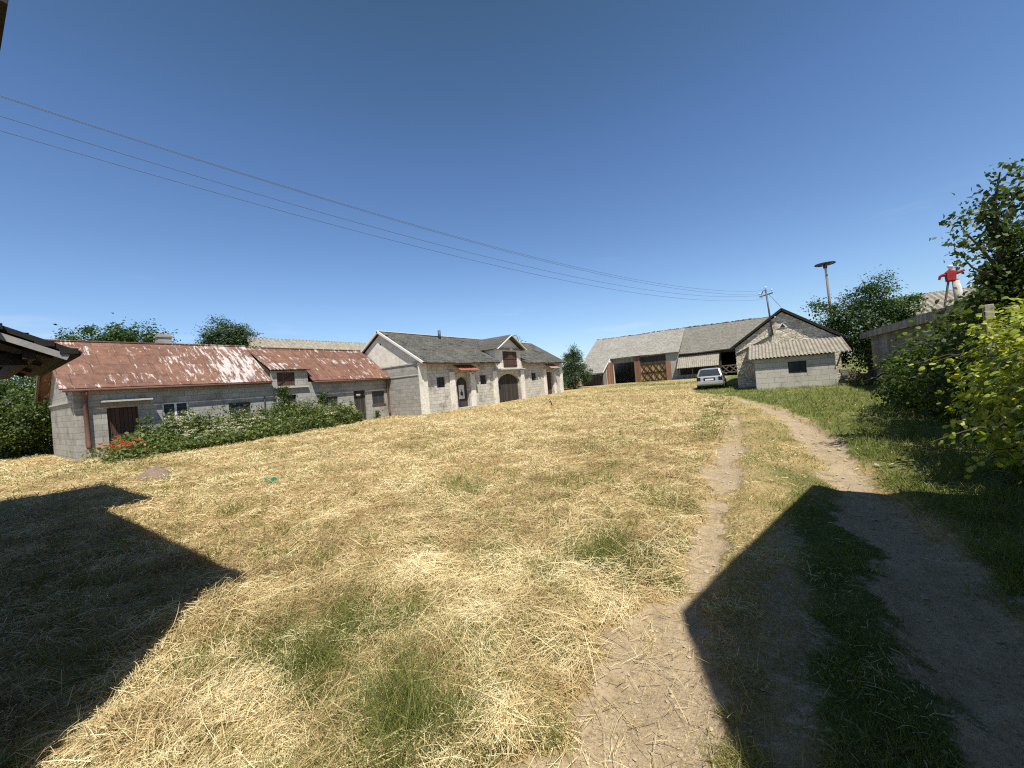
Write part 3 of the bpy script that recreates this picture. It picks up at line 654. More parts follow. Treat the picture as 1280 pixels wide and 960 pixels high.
m.bar((dx0+.03,26.6,3.08),(dx0+.03,ym,dz+.0),.05,.15,up=(1,0,0)); m.bar((dx0+.035,31.36,3.08),(dx0+.035,ym,dz+.0),.05,.15,up=(1,0,0)); m.build('barge_board', M['white_wood'], dw)
h_ = MB().box((X2-.05,28.11,1.51),(X2-.10,30.44,2.99)).build('loft_door', M['wood_brown'], dw)
m = MB(); m.box((X2-.045,28.11,2.3),(X2-.02,30.44,2.38)); m.box((X2-.045,28.11,1.7),(X2-.02,30.44,1.78)); m.build('batten', M['brown_frame'], h_)
MB().box((X2,26.75,1.32),(X2+.34,31.4,1.415)).build('ledge', M['concrete'], B2)
for y0, y1, mt in ((21.45,23.65,M['red_sheet']),(35.7,37.75,M['pink_sheet'])):
    m = MB(); m.corr((X2+.82,y0,1.33),(X2+.82,y1,1.33),(X2+.04,y0,1.80), .12, .012, .008, 6); aw = m.build('awning', mt, B2)
    for y in (y0+.12, y1-.12): MB().bar((X2+.01,y,1.0),(X2+.72,y,1.36),.04).build('bracket', M['timber'], aw)
for i in (0, 2, 4): window(B2, 'x', X2, *ops[i], M['timber_dark'], 2, .12, .06, 2)
d1 = door(B2, 'x', X2, 21.75,23.15,-1.55,.93, M['wood_dark'], .25)
MB().box((X2-.248,22.2,-.82),(X2-.232,22.82,.25)).build('pale_panel', M['white_wood'], d1)
MB().box((X2-.20,22.38,-.55),(X2-.231,22.62,-.3)).build('hole_cover', M['timber_dark'], d1)
MB().bar((X2-.19,22.45,-.1),(X2-.19,22.6,-.62),.02,.05,up=(1,0,0)).build('latch', M['steel'], d1)
d2 = door(B2, 'x', X2, 27.12,30.6,-1.5,1.0, M['wood_dark'], .25)
m = MB(); m.box((X2-.245,28.85,-1.48),(X2-.225,28.89,.93)); m.build('leaf_joint', M['timber_dark'], d2)
door(B2, 'x', X2, 36.0,37.3,-1.5,.95, M['wood_brown'], .22)
MB().box((X2+.002,21.5,-1.7),(X2+.55,23.4,-1.44)).build('step', M['concrete'], B2)
# ================================================================== building seen behind the rusty roof
B3 = thing('barn', 'long corrugated grey roof showing just above the rusty roof ridge', 'barn', (-39, 22, -1.6))
m = MB(); m.wall('x', -36.2, .3, 13.8, 33.4, -1.7, 3.0); m.wall('y', 13.8, -.3, -43.8, -36.5, -1.7, 3.0); m.wall('y', 33.4, .3, -43.8, -36.5, -1.7, 3.0); m.wall('x', -44.1, -.3, 13.8, 33.4, -1.7, 3.0); m.build('wall', M['block'], B3)
m = MB(); m.corr((-35.8,13.6,2.95),(-35.8,33.6,2.95),(-40.1,13.6,6.4), .35, .05, .015, 6); m.corr((-44.5,33.6,2.95),(-44.5,13.6,2.95),(-40.105,33.6,6.4), .35, .05, .015, 6); m.build('roof', M['corr'], B3)

# ================================================================== far barn with the wooden doors
B4 = thing('barn', 'long grey barn with one open doorway and one big cross braced wooden door', 'barn', (-17, 60, -1.4))
Y4 = 60.0; zb = -1.6
w = MB(); w.wall('y', Y4, -.35, -20.6, -10.55, zb, 2.62, [(-20.35,-17.05,zb,2.3),(-16.1,-12.45,zb,1.35)])
w.wall('y', 73.0, .35, -24.6, -10.55, zb, 2.6); w.wall('x', -24.6, -.3, 56.6, 72.6, zb, .45); w.wall('x', -10.9, -.3, 60.4, 72.6, zb, 2.6)
w.build('wall', M['block_gable'], B4)
MB().box((-16.2,Y4-.06,1.30),(-12.4,Y4-.003,2.45)).build('board_panel', M['wood_dark'], B4)
MB().box((-20.3,Y4-.05,1.85),(-17.1,Y4+.1,2.4)).build('lintel', M['wood_grey'], B4)
MB().box((-17.04,Y4-.14,zb),(-16.12,Y4-.002,2.55)).build('pier', M['wood_red'], B4)
MB().box((-12.44,Y4-.14,zb),(-11.75,Y4-.002,1.5)).build('pier', M['brick_red'], B4)
gd = MB().box((-16.09,Y4+.03,-1.32),(-12.46,Y4+.09,1.34)).build('gate', M['wood_tan'], B4)
m = MB(); u0, u1, q0, q1 = -16.05, -12.5, -1.28, 1.3; n = 4; zm = (q0+q1)/2
for r0, r1 in ((q0, zm), (zm, q1)):
    for i in range(n):
        a, b = u0+(u1-u0)*i/n, u0+(u1-u0)*(i+1)/n
        m.bar((a,Y4,r0),(b,Y4,r1),.10,.05,up=(0,1,0)); m.bar((b,Y4-.03,r0),(a,Y4-.03,r1),.10,.05,up=(0,1,0))
for z in (q0, zm, q1): m.box((u0,Y4-.055,z-.07),(u1,Y4+.028,z+.07))
m.build('cross_brace', M['timber_dark'], gd)
m = MB(); m.bar((-20.4,Y4-.05,-1.35),(-20.4,Y4-.05,2.0),.16,.16); m.build('door_post', M['white_wood'], B4)
lf = MB().prism([(-20.42,59.9,-1.35),(-20.9,58.2,-1.35),(-20.9,58.2,1.75),(-20.42,59.9,2.3)], (.07,-.02,0)).build('door', M['wood_red'], B4)
# cheek wall of the catslide, boarded
MB().prism([(-21.0,56.7,-1.5),(-21.0,58.15,-1.5),(-21.0,58.15,1.55),(-21.0,56.7,.5)], (.08,0,0)).build('cheek_boards', M['wood_grey'], B4)
MB().box((-24.4,56.75,-1.6),(-21.02,56.95,.42)).build('front_boards', M['wood_dark'], B4)
MB().bar((-20.95,58.2,-1.5),(-20.95,58.2,1.6),.14).build('door_post', M['white_wood'], B4)
ridge = (66.5, 6.62); sl4 = (6.62-2.66)/(66.5-59.55)
m = MB(); L = -25.2
m.slab([(-20.7,59.55,2.66),(-10.45,59.55,2.66),(-10.45,66.5,6.62),(-20.7,66.5,6.62)], .12)
m.slab([(L,55.9,2.66-sl4*3.65),(-20.702,55.9,2.66-sl4*3.65),(-20.702,66.5,6.62),(L,66.5,6.62)], .12)
m.slab([(-10.45,73.4,2.66),(L,73.4,2.66),(L,66.5,6.617),(-10.45,66.5,6.617)], .12)
rng = np.random.default_rng(5)
for i in range(46):   # loose sheets along the ridge
    x = L+i*.32+rng.uniform(-.1,.1); a = rng.uniform(-.04,.07); m.box((x,66.35,6.55),(x+rng.uniform(.2,.55),66.65,6.64+a))
wavy(m.build('roof', M['asb'], B4), .035)
MB().bar((-20.66,55.85,.52),(-20.66,59.5,2.60),.06,.16).build('verge_board', M['white_wood'], B4)
m = MB(); m.prism([(L+.5,72.7,.5),(L+.5,56.4,.5),(L+.5,66.5,6.4)], (-.12,0,0)); m.build('gable', M['wood_grey'], B4)

# ================================================================== barn section with the darker roof, lean-to and cross-braced gate
B5 = thing('barn', 'barn with brown grey shingles and a low lean-to sheet behind the silver car', 'barn', (-6, 60, -1.4))
w = MB(); w.wall('y', Y4+.05, -.3, -10.5, 3.0, -1.6, 2.42, [(-5.2,-2.5,-1.6,1.9)]); w.wall('y', 73, .3, -10.5, 3, -1.6, 2.42); w.wall('x', 3.0, .3, 60.4, 72.6, -1.6, 2.0); w.wall('x', -10.5, -.25, 60.4, 72.6, -1.6, 2.0); w.build('wall', M['wood_dark'], B5)
m = MB(); m.slab([(-10.44,59.5,2.32),(3.2,59.5,2.32),(3.2,66.5,6.58),(-10.44,66.5,6.58)], .14)
m.slab([(3.2,73.4,2.3),(-10.44,73.4,2.3),(-10.44,66.5,6.577),(3.2,66.5,6.577)], .14)
for i in range(44):
    x = -10.4+i*.30+rng.uniform(-.1,.1); a = rng.uniform(-.04,.08); m.box((x,66.33,6.5),(x+rng.uniform(.2,.5),66.67,6.61+a))
wavy(m.build('roof', M['asb_dark'], B5), .04)
m = MB(); m.prism([(3.0,60.4,2.0),(3.0,72.6,2.0),(3.0,66.5,6.3)], (.1,0,0)); m.build('gable', M['wood_grey'], B5)
m = MB(); m.corr((-10.6,57.7,.22),(-5.35,57.7,.22),(-10.6,60.0,1.98), .25, .025, .015, 6); lt = m.build('lean_to', M['corr'], B5)
m = MB()
for x in (-10.4,-8.6,-6.9,-5.5): m.bar((x,57.85,-1.45),(x,57.85,.2),.12); m.bar((x,57.85,.2),(x,60.0,1.88),.08)
m.bar((-10.5,57.85,.14),(-5.4,57.85,.14),.12); m.build('lean_to_frame', M['timber_dark'], lt)
MB().box((-10.4,58.9,-1.45),(-5.5,58.96,-.75)).build('plank_fence', M['wood_grey'], B5)
m = MB(); 
for z in (.06,-.88): m.box((-5.2,59.86,z-.07),(-2.5,59.95,z+.07))
for i in range(3):
    a = -5.15+i*.9; m.bar((a,59.9,-.85),(a+.85,59.9,.03),.12,.05,up=(0,1,0)); m.bar((a+.85,59.85,-.85),(a,59.85,.03),.12,.05,up=(0,1,0))
m.build('gate', M['timber'], B5)

# ================================================================== gable building with power mast
B6 = thing('barn', 'pale stone gable end with dark eaves rising behind the small lean-to shed', 'barn', (1, 30, -1.6))
m = MB(); m.wall('y', 30.0, -.35, -1.72, 3.68, -1.75, 1.02); m.wall('x', -1.72, -.3, 30.36, 46, -1.75, 1.02); m.wall('x', 3.68, .3, 30.36, 46, -1.75, 1.02); m.wall('y', 46.3, .3, -1.72, 3.68, -1.75, 1.02); m.build('wall', M['stone'], B6)
m = MB(); m.prism([(-1.72,30.003,1.023),(3.68,30.003,1.023),(3.68,30.003,1.15),(.98,30.003,3.13),(-1.72,30.003,1.15)], (0,.3,0)); m.build('gable', M['stone'], B6); m = MB(); m.prism([(-1.72,46.2,1.023),(3.68,46.2,1.023),(3.68,46.2,1.15),(.98,46.2,3.13),(-1.72,46.2,1.15)], (0,-.3,0)); m.build('gable', M['stone'], B6)
m = MB(); ks = .735
m.slab([(4.0,29.82,1.14),(4.0,46.6,1.14),(.98,46.6,3.36),(.98,29.82,3.36)], .10); m.slab([(.98,29.82,3.357),(.98,46.6,3.357),(-2.04,46.6,1.14),(-2.04,29.82,1.14)], .10); m.build('roof', M['corr_dark'], B6)
m = MB(); m.bar((4.02,29.79,1.11),(.98,29.79,3.34),.05,.13,up=(0,1,0)); m.bar((-2.06,29.785,1.11),(.98,29.785,3.34),.05,.13,up=(0,1,0))
M_v = M['timber_dark']; m.build('barge_board', M_v, B6)
m = MB(); m.prism([(.72,29.97,2.12),(1.22,29.97,2.12),(.97,29.97,2.5)], (0,.03,0)); vt = m.build('vent', M['white_wood'], B6)
m = MB(); m.prism([(.82,29.95,2.155),(1.12,29.95,2.155),(.97,29.95,2.38)], (0,.019,0)); m.build('vent_hole', M['tar'], vt)
MB().tube([(.62,29.98,2.86),(.62,29.8,2.86)], .05, 6).build('insulator', M['white_wood'], B6)
m = MB(); m.bar((.42,29.95,1.75),(-1.7,29.95,.75),.06,.06); m.build('conduit', M['steel'], B6)

# small lean-to shed
B7 = thing('shed', 'small concrete block shed with a wavy corrugated lean-to roof against the stone gable', 'shed', (1.3, 28, -1.6))
m = MB(); m.wall('y', 27.12, -.25, -.62, 3.08, -1.75, .22, [(.98,1.82,-.74,-.06)])
m.prism([(-.62,27.375,-1.75),(-.62,29.99,-1.75),(-.62,29.99,.98),(-.62,27.375,.24)], (.22,0,0)); m.prism([(2.86,27.375,-1.75),(2.86,29.99,-1.75),(2.86,29.99,.98),(2.86,27.375,.24)], (.22,0,0)); m.build('wall', M['shedblock'], B7)
m = MB(); m.corr((-.92,26.86,.27),(3.74,26.86,.27),(-.92,29.97,1.22), .177, .028, .012, 10); m.build('roof', M['corr'], B7, smooth=False)
m = MB()
for x in (-.6, .3, 1.2, 2.1, 3.0): m.bar((x,27.1,.26),(x,29.95,1.13),.06,.08)
m.build('rafter', M['timber'], B7)
wd = window(B7, 'y', 27.12, .98, 1.82, -.74, -.06, M['timber_dark'], 3, -.06, .04)
MB().bar((3.35,26.95,.22),(3.12,27.08,-.5),.06).build('roof_brace', M['timber'], B7)

# stacked rubble beside the shed
rng = np.random.default_rng(11)
for i in range(5):
    x = 3.38+rng.uniform(-.08,.12); y = 27.25+rng.uniform(-.1,.2); zz = -1.62+.185*i
    m = MB(); a, b, c = rng.uniform(.12,.22), rng.uniform(.14,.22), .085; m.box((x-a,y-b,zz),(x+a,y+b,zz+2*c)); o = m.build('concrete_block', M['coat'], None, bev=.02)
    tag(o, ['bottom block','second block from the bottom','middle block','second block from the top','top block'][i]+' of the rough grey stack beside the small shed', 'concrete block', 'blocks stacked beside the shed')

# mast
PM = thing('power_mast', 'thin dark steel power mast with crossarm fixed to the stone gable', 'power mast', (.40, 29.9, 1.75))
MB().tube([(.42,29.9,1.70),(.25,29.9,4.70)], [.055,.045], 8).build('pole', M['steel'], PM, smooth=True)
m = MB(); m.bar((-.12,29.9,4.28),(.62,29.9,4.42),.07); m.tube([(.26,29.9,4.70),(.10,29.9,4.62),(.0,29.9,4.4)], .025, 6); m.build('crossarm', M['steel'], PM)
ins = [(-.08,29.9,4.40),(.56,29.9,4.55),(.26,29.9,4.76),(.02,29.9,4.18)]
for p in ins: MB().tube([p, (p[0],p[1],p[2]+.06), (p[0],p[1],p[2]+.13)], [.03,.05,.03], 8).build('insulator', M['white_wood'], PM, smooth=True)
MB().tube([(.4,29.9,4.35),(.98,29.8,3.40)], .012, 5).build('stay', M['wire'], PM)
# four power lines, each its own cable
def ray(px, py):
    x = px-640; y = 480-py; xr = x*cr_+y*sr_; yr = -x*sr_+y*cr_
    return Vector((xr*cy_-480*sy_, xr*sy_+480*cy_, yr))/480
WIRE = [(4.6254,-.1086,.0039),(4.3819,-.095,.0037),(4.3548,-.1193,.0042),(4.0851,-.1117,.004)]
order = [2, 1, 0, 3]
lab = ['highest of the four power lines crossing the sky','second highest of the four power lines crossing the sky','third highest of the four power lines crossing the sky','lowest of the four power lines crossing the sky']
for i in range(4):
    c0, c1, c2 = WIRE[i]; pts = []
    for k in range(46):
        q = k*.75; f = max(0, 1-q/1.5)   # the first metre and a half runs up to the insulator
        a = Vector(ins[order[i]])+Vector((0,0,.1)); p = Vector((.2+q*math.cos(R(252)), 29.9+q*math.sin(R(252)), c0+c1*q+c2*q*q)); p = p.lerp(a, f*f); pts.append(tuple(p))
    o = MB().tube(pts, .005, 5).build('power_line', M['wire'], None); tag(o, lab[i], 'cable', 'power lines running to the mast')

# stork nest pole
SP = thing('wheel_pole', 'tall concrete pole topped by an old horizontal wheel behind the trees', 'pole', (5.0, 43.0, -1.5))
MB().tube([(5.0,43,-1.6),(4.75,43,7.9)], [.12,.085], 10).build('pole', M['coat'], SP, smooth=True)
m = MB(); Cx = Vector((4.73,43,8.05)); ring = [Cx+Vector((.68*math.cos(a), .68*math.sin(a), 0)) for a in np.linspace(0, 2*math.pi, 33)]
m.tube(ring, .05, 6, False)
for k in range(8):
    a = k*math.pi/4; m.bar(Cx, Cx+Vector((.66*math.cos(a), .66*math.sin(a), 0)), .06)
m.tube([Cx-Vector((0,0,.35)), Cx+Vector((0,0,.1))], .14, 10); m.build('wheel', M['timber_dark'], SP)

# ================================================================== right-hand shed along the lane, scarecrow, vent pipe, far roof
B8 = thing('shed', 'long shaded block shed with dark overhanging eave behind the vines', 'shed', (5, 24, -1.6))
m = MB(); m.wall('x', 5.1, -.3, 11.5, 30.2, -1.75, 1.05); m.wall('y', 30.2, .3, 5.4, 10.5, -1.75, 1.05); m.wall('y', 11.5, -.3, 5.4, 10.5, -1.75, 1.05); m.wall('x', 10.8, .3, 11.5, 30.2, -1.75, 1.3)
m.build('wall', M['block'], B8)
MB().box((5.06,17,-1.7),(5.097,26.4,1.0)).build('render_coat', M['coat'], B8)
m = MB(); m.slab([(4.72,30.7,1.26),(4.72,11.0,1.26),(8.0,11.0,1.86),(8.0,30.7,1.86)], .10); m.slab([(8.0,30.7,1.857),(8.0,11.0,1.857),(11.2,11.0,1.3),(11.2,30.7,1.3)], .10); m.build('roof', M['corr_dark'], B8)
MB().box((4.70,11.0,.93),(4.74,30.7,1.235)).build('fascia', M['wood_grey'], B8)
VP = thing('vent_pipe', 'pale tapered concrete vent pipe standing on the right hand shed roof', 'vent pipe', (6.5, 22.6, 1.5))
MB().tube([(6.52,22.6,1.4),(6.50,22.6,1.85),(6.42,22.6,2.65)], [.24,.15,.10], 12).build('pipe', M['concrete'], VP, smooth=True)
MB().tube([(6.42,22.6,2.65),(6.42,22.6,2.70)], [.115,.115], 12).build('rim', M['concrete'], VP)
SC = thing('scarecrow', 'scarecrow in a red jacket with arms spread above the shed roof', 'scarecrow', (5.62, 21.6, 1.4))
def sc(px, py, Y=21.6): r = ray(px, py); return r*(Y/r.y)
MB().tube([sc(1181,383), sc(1186,348)], .035, 6).build('pole', M['timber'], SC)
m = MB(); q = [sc(1181,341),sc(1186,337),sc(1192,337.5),sc(1195,340),sc(1195,348),sc(1193.5,351.5),sc(1188,352),sc(1182.5,352.5),sc(1181.5,347)]
cen = sum(q, Vector())/len(q); nq = len(q); vs = []
for s_, off in ((.80,-.09),(1,-.05),(1,.05),(.80,.09)):
    vs += [cen+(p-cen)*s_+Vector((0,off,0)) for p in q]
fs = [tuple(range(nq)), tuple(range(3*nq, 4*nq))]
for r0 in range(3): fs += [(r0*nq+i, r0*nq+(i+1)%nq, (r0+1)*nq+(i+1)%nq, (r0+1)*nq+i) for i in range(nq)]
m.add(vs, fs); m.tube([sc(1193,341.5),sc(1199,340),sc(1205.5,337.2)], [.075,.055,.04], 8)
m.tube([sc(1183,343.5),sc(1177.5,344.5),sc(1175.2,345.8),sc(1174,350)], [.075,.055,.045,.035], 8); m.build('jacket', M['redcloth'], SC)
m = MB(); m.tube([sc(1187.8,338),sc(1188,334.5)], [.05,.06], 8); m.tube([sc(1187.6,335),sc(1188,333.4),sc(1188.4,331.5)], [.05,.11,.05], 10); m.build('head', M['white'], SC, smooth=True)
m = MB(); m.tube([sc(1186,334.5),sc(1188,335.6),sc(1190.5,334.4)], .03, 6); m.tube([sc(1188.5,332.5),sc(1191.5,330)], [.05,.02], 6); m.build('scarf', M['tar_edge'], SC)
B9 = thing('barn', 'distant grey corrugated barn roof between the tree and the scarecrow', 'barn', (22, 60, -1.5))
m = MB(); m.wall('y', 56.0, -.3, 13, 36, -1.7, 3.4); m.wall('x', 13, -.3, 56.3, 70, -1.7, 3.4); m.wall('x', 36, .3, 56.3, 70, -1.7, 3.4); m.wall('y', 70.3, .3, 13, 36, -1.7, 3.4); m.build('wall', M['block'], B9)
m = MB(); m.corr((12.6,55.5,3.3),(36.5,55.5,3.3),(12.6,63,6.35), .5, .07, .02, 6); m.corr((36.5,70.8,3.3),(12.6,70.8,3.3),(36.5,63.005,6.35), .5, .07, .02, 6); m.build('roof', M['corr'], B9)

# ================================================================== roofs by the camera that throw the foreground shadows
B10 = thing('lean_to_roof', 'low black tarred open shed roof with a grey edge board at the left', 'open shed', (-10.4, -2, -1.6))
m = MB(); s10 = .478; Yr = -3.2; zr10 = .95+(1.22-Yr)*s10
m.slab([(-12.3,1.22,.95),(-8.45,1.22,.95),(-8.45,Yr,zr10),(-12.3,Yr,zr10)][::-1][::-1], .07)
m.slab([(-8.45,-7.6,.95),(-12.3,-7.6,.95),(-12.3,Yr,zr10-.003),(-8.45,Yr,zr10-.003)], .07)
for i in range(20):
    y = 1.2-i*.22; z = .95+(1.22-y)*s10; m.box((-8.46,y-.18,z+.02),(-8.40-.03*(i%3),y,z+.10))
m.build('roof', M['tar'], B10)
m = MB(); m.bar((-8.44,1.10,.925),(-8.44,Yr,zr10-.075),.04,.085); m.bar((-8.44,-7.5,.90),(-8.44,Yr,zr10-.08),.04,.085); m.build('barge_board', M['tar_edge'], B10)
m = MB(); m.slab([(-12.25,1.1,.935),(-8.5,1.1,.935),(-8.5,Yr,zr10-.09),(-12.25,Yr,zr10-.09)], .02)
for x in (-8.7,-9.9,-11.1,-12.1): m.bar((x,1.0,.985),(x,Yr,zr10-.10),.07,.12)
m.bar((-12.2,.75,.98),(-8.5,.75,.98),.12,.14); m.bar((-8.75,.75,.92),(-8.75,-6.5,.92),.10,.16); m.build('rafter', M['timber_dark'], B10)
for x in (-8.8,-12.1):
    for y in (-.6,-6.4): MB().bar((x,y,-1.7),(x,y,.95),.16).build('post', M['timber'], B10)

B11 = thing('house', 'dark farmhouse roof corner just showing in the upper left corner', 'house', (-6, -3, -1.6))
m = MB(); m.wall('y', -.05, .3, -9.6, -2.55, -1.75, 1.85); m.wall('x', -2.55, .3, -7.0, -.36, -1.75, 1.85); m.wall('x', -9.6, -.3, -7.0, -.36, -1.75, 1.85); m.wall('y', -7.3, -.3, -9.6, -2.55, -1.75, 1.85)
m.prism([(-2.56,-.36,1.853),(-2.56,-7.0,1.853),(-2.56,-3.65,3.4)], (-.25,0,0)); m.build('wall', M['plaster'], B11)
m = MB(); m.slab([(-9.9,.23,1.86),(-2.54,.23,1.86),(-2.54,-3.65,3.62),(-9.9,-3.65,3.62)], .10); m.slab([(-2.54,-7.55,1.86),(-9.9,-7.55,1.86),(-9.9,-3.65,3.617),(-2.54,-3.65,3.617)], .10); m.build('roof', M['tar'], B11)
MB().bar((-9.9,.225,1.815),(-2.535,.225,1.815),.04,.10).build('fascia', M['timber_dark'], B11)
B12 = thing('house', 'two storey house behind the lane whose roof shadow falls across the wheel tracks', 'house', (5.5, .9, -1.6))
m = MB(); m.wall('y', 4.5, .3, 2.08, 10, -1.75, 2.0); m.wall('x', 2.08, -.3, -.6, 4.2, -1.75, 2.0); m.wall('y', -.9, -.3, 2.08, 10, -1.75, 2.0); m.wall('x', 10, .3, -.6, 4.2, -1.75, 2.0)
m.prism([(2.1,-.85,2.003),(2.1,4.4,2.003),(2.1,.7,3.95)], (.25,0,0)); m.build('wall', M['plaster'], B12)
m = MB(); m.slab([(2.0,4.81,2.0),(10.4,4.81,2.0),(10.4,.7,4.1),(2.0,.7,4.1)][::-1], .10); m.slab([(10.4,-1.05,2.08),(2.0,-1.05,2.08),(2.0,.7,4.097),(10.4,.7,4.097)][::-1], .10); m.build('roof', M['tar'], B12)

# ================================================================== the parked car
def make_car(loc, rz):
    paint = NT('silver_car_paint'); paint.col((.50,.51,.53)); paint.b.inputs['Metallic'].default_value = .6; paint.b.inputs['Roughness'].default_value = .35; paint.b.inputs['Specular IOR Level'].default_value = .5
    tl = NT('red_lamp_glass'); tl.col((.045,.012,.012)); tl.b.inputs['Roughness'].default_value = .2
    tyre = plain('tyre_rubber', (.02,.02,.02), .9); car = thing('parked_car', 'old silver hatchback parked facing the barn beside the stone gable', 'car', loc, rz=rz)
    b = base_of(car)
    def bld(m, *a, **k):
        m.v = [tuple(Vector(p)+b) for p in m.v]; return m.build(*a, **k)
    # lower body: stations along y (rear 0 .. front 4.2): y, half width, bottom z, belt z
    st = [(.0,.70,.42,.60),(.02,.76,.30,.86),(.12,.81,.24,.93),(.6,.84,.20,.95),(1.4,.845,.18,.93),(2.6,.845,.18,.91),(3.2,.83,.20,.88),(3.8,.80,.24,.78),(4.1,.72,.28,.66),(4.18,.62,.36,.55)]
    m = MB(); vs = []; fs = []
    for y, hw, zb_, zt_ in st:
        zc = (zb_+zt_)/2
        ring = [(-hw*.9,y,zb_),(-hw,y,zb_+.1),(-hw,y,zc+.05),(-hw*.95,y,zt_-.02),(-hw*.86,y,zt_),(hw*.86,y,zt_),(hw*.95,y,zt_-.02),(hw,y,zc+.05),(hw,y,zb_+.1),(hw*.9,y,zb_)]
        vs += ring
    n = 10
    for i in range(len(st)-1): fs += [(i*n+k, i*n+(k+1)%n, (i+1)*n+(k+1)%n, (i+1)*n+k) for k in range(n)]
    fs += [tuple(range(n)), tuple(range((len(st)-1)*n, len(st)*n))]
    m.add(vs, fs); body = bld(m, 'body', paint.m, car, smooth=False, bev=.03)
    # glasshouse
    g = MB(); cab = [(.10,.74,.94,.70,.94),(.42,.74,.94,.57,1.36),(.9,.75,.94,.58,1.42),(1.9,.76,.92,.58,1.42),(2.3,.76,.92,.57,1.37),(3.05,.74,.89,.68,.90)]
    vs = []; fs = []
    for y, h0, z0, h1_, z1 in cab: vs += [(-h0,y,z0),(-h1_,y,z1),(h1_,y,z1),(h0,y,z0)]
    for i in range(len(cab)-1): fs += [(i*4+k, i*4+k+1, (i+1)*4+k+1, (i+1)*4+k) for k in range(3)]
    g.add(vs, fs); bld(g, 'window_band', M['glass'], car)
    r = MB(); pts = cab[1:5]; vs = []; fs = []
    for y, h0, z0, h1_, z1 in pts: vs += [(-h1_-.02,y,z1-.03),(-h1_+.05,y,z1+.025),(0,y,z1+.045),(h1_-.05,y,z1+.025),(h1_+.02,y,z1-.03)]
    for i in range(len(pts)-1): fs += [(i*5+k, i*5+k+1, (i+1)*5+k+1, (i+1)*5+k) for k in range(4)]
    r.add(vs, fs)
    for s in (-1, 1):
        r.bar((s*.74,.09,.93),(s*.585,.43,1.38),.09,.05); r.bar((s*.745,1.55,.93),(s*.585,1.55,1.42),.06,.05); r.bar((s*.75,2.98,.90),(s*.575,2.30,1.39),.06,.05); r.bar((s*.75,.75,.94),(s*.583,.85,1.41),.07,.05)
    r.bar((-.58,.42,1.385),(.58,.42,1.385),.08,.06); bld(r, 'roof', paint.m, car)
    m = MB(); m.box((-.80,-.07,.34),(.80,.06,.56)); bld(m, 'bumper', paint.m, car, bev=.03)
    for s in (-1, 1):
        m = MB(); m.box((s*.56,-.025,.60),(s*.80,.05,.86)); bld(m, 'tail_light', tl.m, car, bev=.015)
    m = MB(); m.box((-.36,-.02,.60),(.36,.03,.80)); rec = bld(m, 'plate_recess', M['tar'], car)
    m = MB(); m.box((-.26,-.035,.62),(.26,-.022,.73)); m.v = [tuple(Vector(p)+b) for p in m.v]; m.build('number_plate', M['white'], rec)
    m = MB(); m.bar((-.55,.17,1.02),(.1,.2,1.06),.02); bld(m, 'wiper', M['tar'], car)
    for s in (-1, 1):
        m = MB(); m.box((s*.84,2.55,.90),(s*1.0,2.7,1.02)); bld(m, 'mirror', paint.m, car, bev=.02)
        for y in (.78, 3.35):
            m = MB(); m.tube([(s*.86,y,.30),(s*.66,y,.30)], .30, 18); wh = bld(m, 'wheel', tyre, car)
            m = MB(); m.tube([(s*.868,y,.30),(s*.80,y,.30)], .19, 14); m.v = [tuple(Vector(p)+b) for p in m.v]; m.build('rim', M['tar_edge'], wh)
    m = MB(); m.tube([(-.5,-.03,.27),(-.5,.2,.27)], .03, 8); bld(m, 'exhaust', M['steel'], car)
    m = MB(); m.box((-.70,.1,.19),(.70,4.0,.24)); bld(m, 'underbody', M['tar'], car)
    return car
make_car((-3.42, 29.9, h1(-3.4, 31.5)+.01), R(2))

# ================================================================== trees, bushes and climbers
def clumps(rng, c, rad, n, per, spread, shell=.55, flat=1.0, shape=None):
    """leaf positions gathered in clumps through an ellipsoid crown; also outward normals"""
    d = unit(rng.normal(size=(n, 3))); rr = rng.uniform(shell, 1.0, n)**.7
    cc = d*rr[:, None]*np.array(rad)[None, :]
    if shape is not None: cc = shape(cc)
    cc = cc*(1+.16*rng.normal(size=(n, 1)))
    k = rng.poisson(per, n)+3; p = np.repeat(cc, k, axis=0); sp = np.repeat(rng.uniform(.55, 1.3, n), k)
    p = p+rng.normal(size=p.shape)*(spread*sp)[:, None]*np.array([1, 1, flat*.75])
    return p+np.array(c)[None, :], unit(p/np.array(rad)), cc+np.array(c)[None, :]

def tree(name, label, cat, base, c, rad, n, per, spread, leaf, mat, seed, trunk=.18, limbs=14, shell=.5, shape=None, up=.5, extra=None, group=None):
    rng = np.random.default_rng(seed); t = thing(name, label, cat, base, group)
    p, out, cc = clumps(rng, c, rad, n, per, spread, shell, shape=shape)
    if extra is not None: p2 = extra(rng); p = np.concatenate([p, p2]); out = np.concatenate([out, unit(rng.normal(size=p2.shape))])
    p = p[p[:, 2] > base[2]+.05] if True else p; out = out[:len(p)]
    leaves('crown', p, leaf, mat, t, rng, up, outward=out)
    m = MB(); b = Vector(base); top = Vector(c)+Vector((0, 0, rad[2]*.45))
    mid = b.lerp(top, .5)+Vector((rng.normal()*.12*rad[0], rng.normal()*.12*rad[1], 0))
    path = [b-Vector((0,0,.1)), b.lerp(mid, .5), mid, mid.lerp(top, .5), top]; m.tube(path, [trunk*1.25, trunk, trunk*.75, trunk*.5, trunk*.2], 9)
    for q in cc[rng.choice(len(cc), min(limbs, len(cc)), replace=False)]:
        f = rng.uniform(.25, .85); i = f*4; k = int(i); s0 = path[k].lerp(path[min(k+1, 4)], i-k); e = Vector(q)
        m.tube([s0, s0.lerp(e, .5)+Vector((0,0,.06*rad[2])), e], [trunk*.38, trunk*.22, trunk*.06], 6)
    m.build('trunk', M['bark'], t, smooth=True); return t

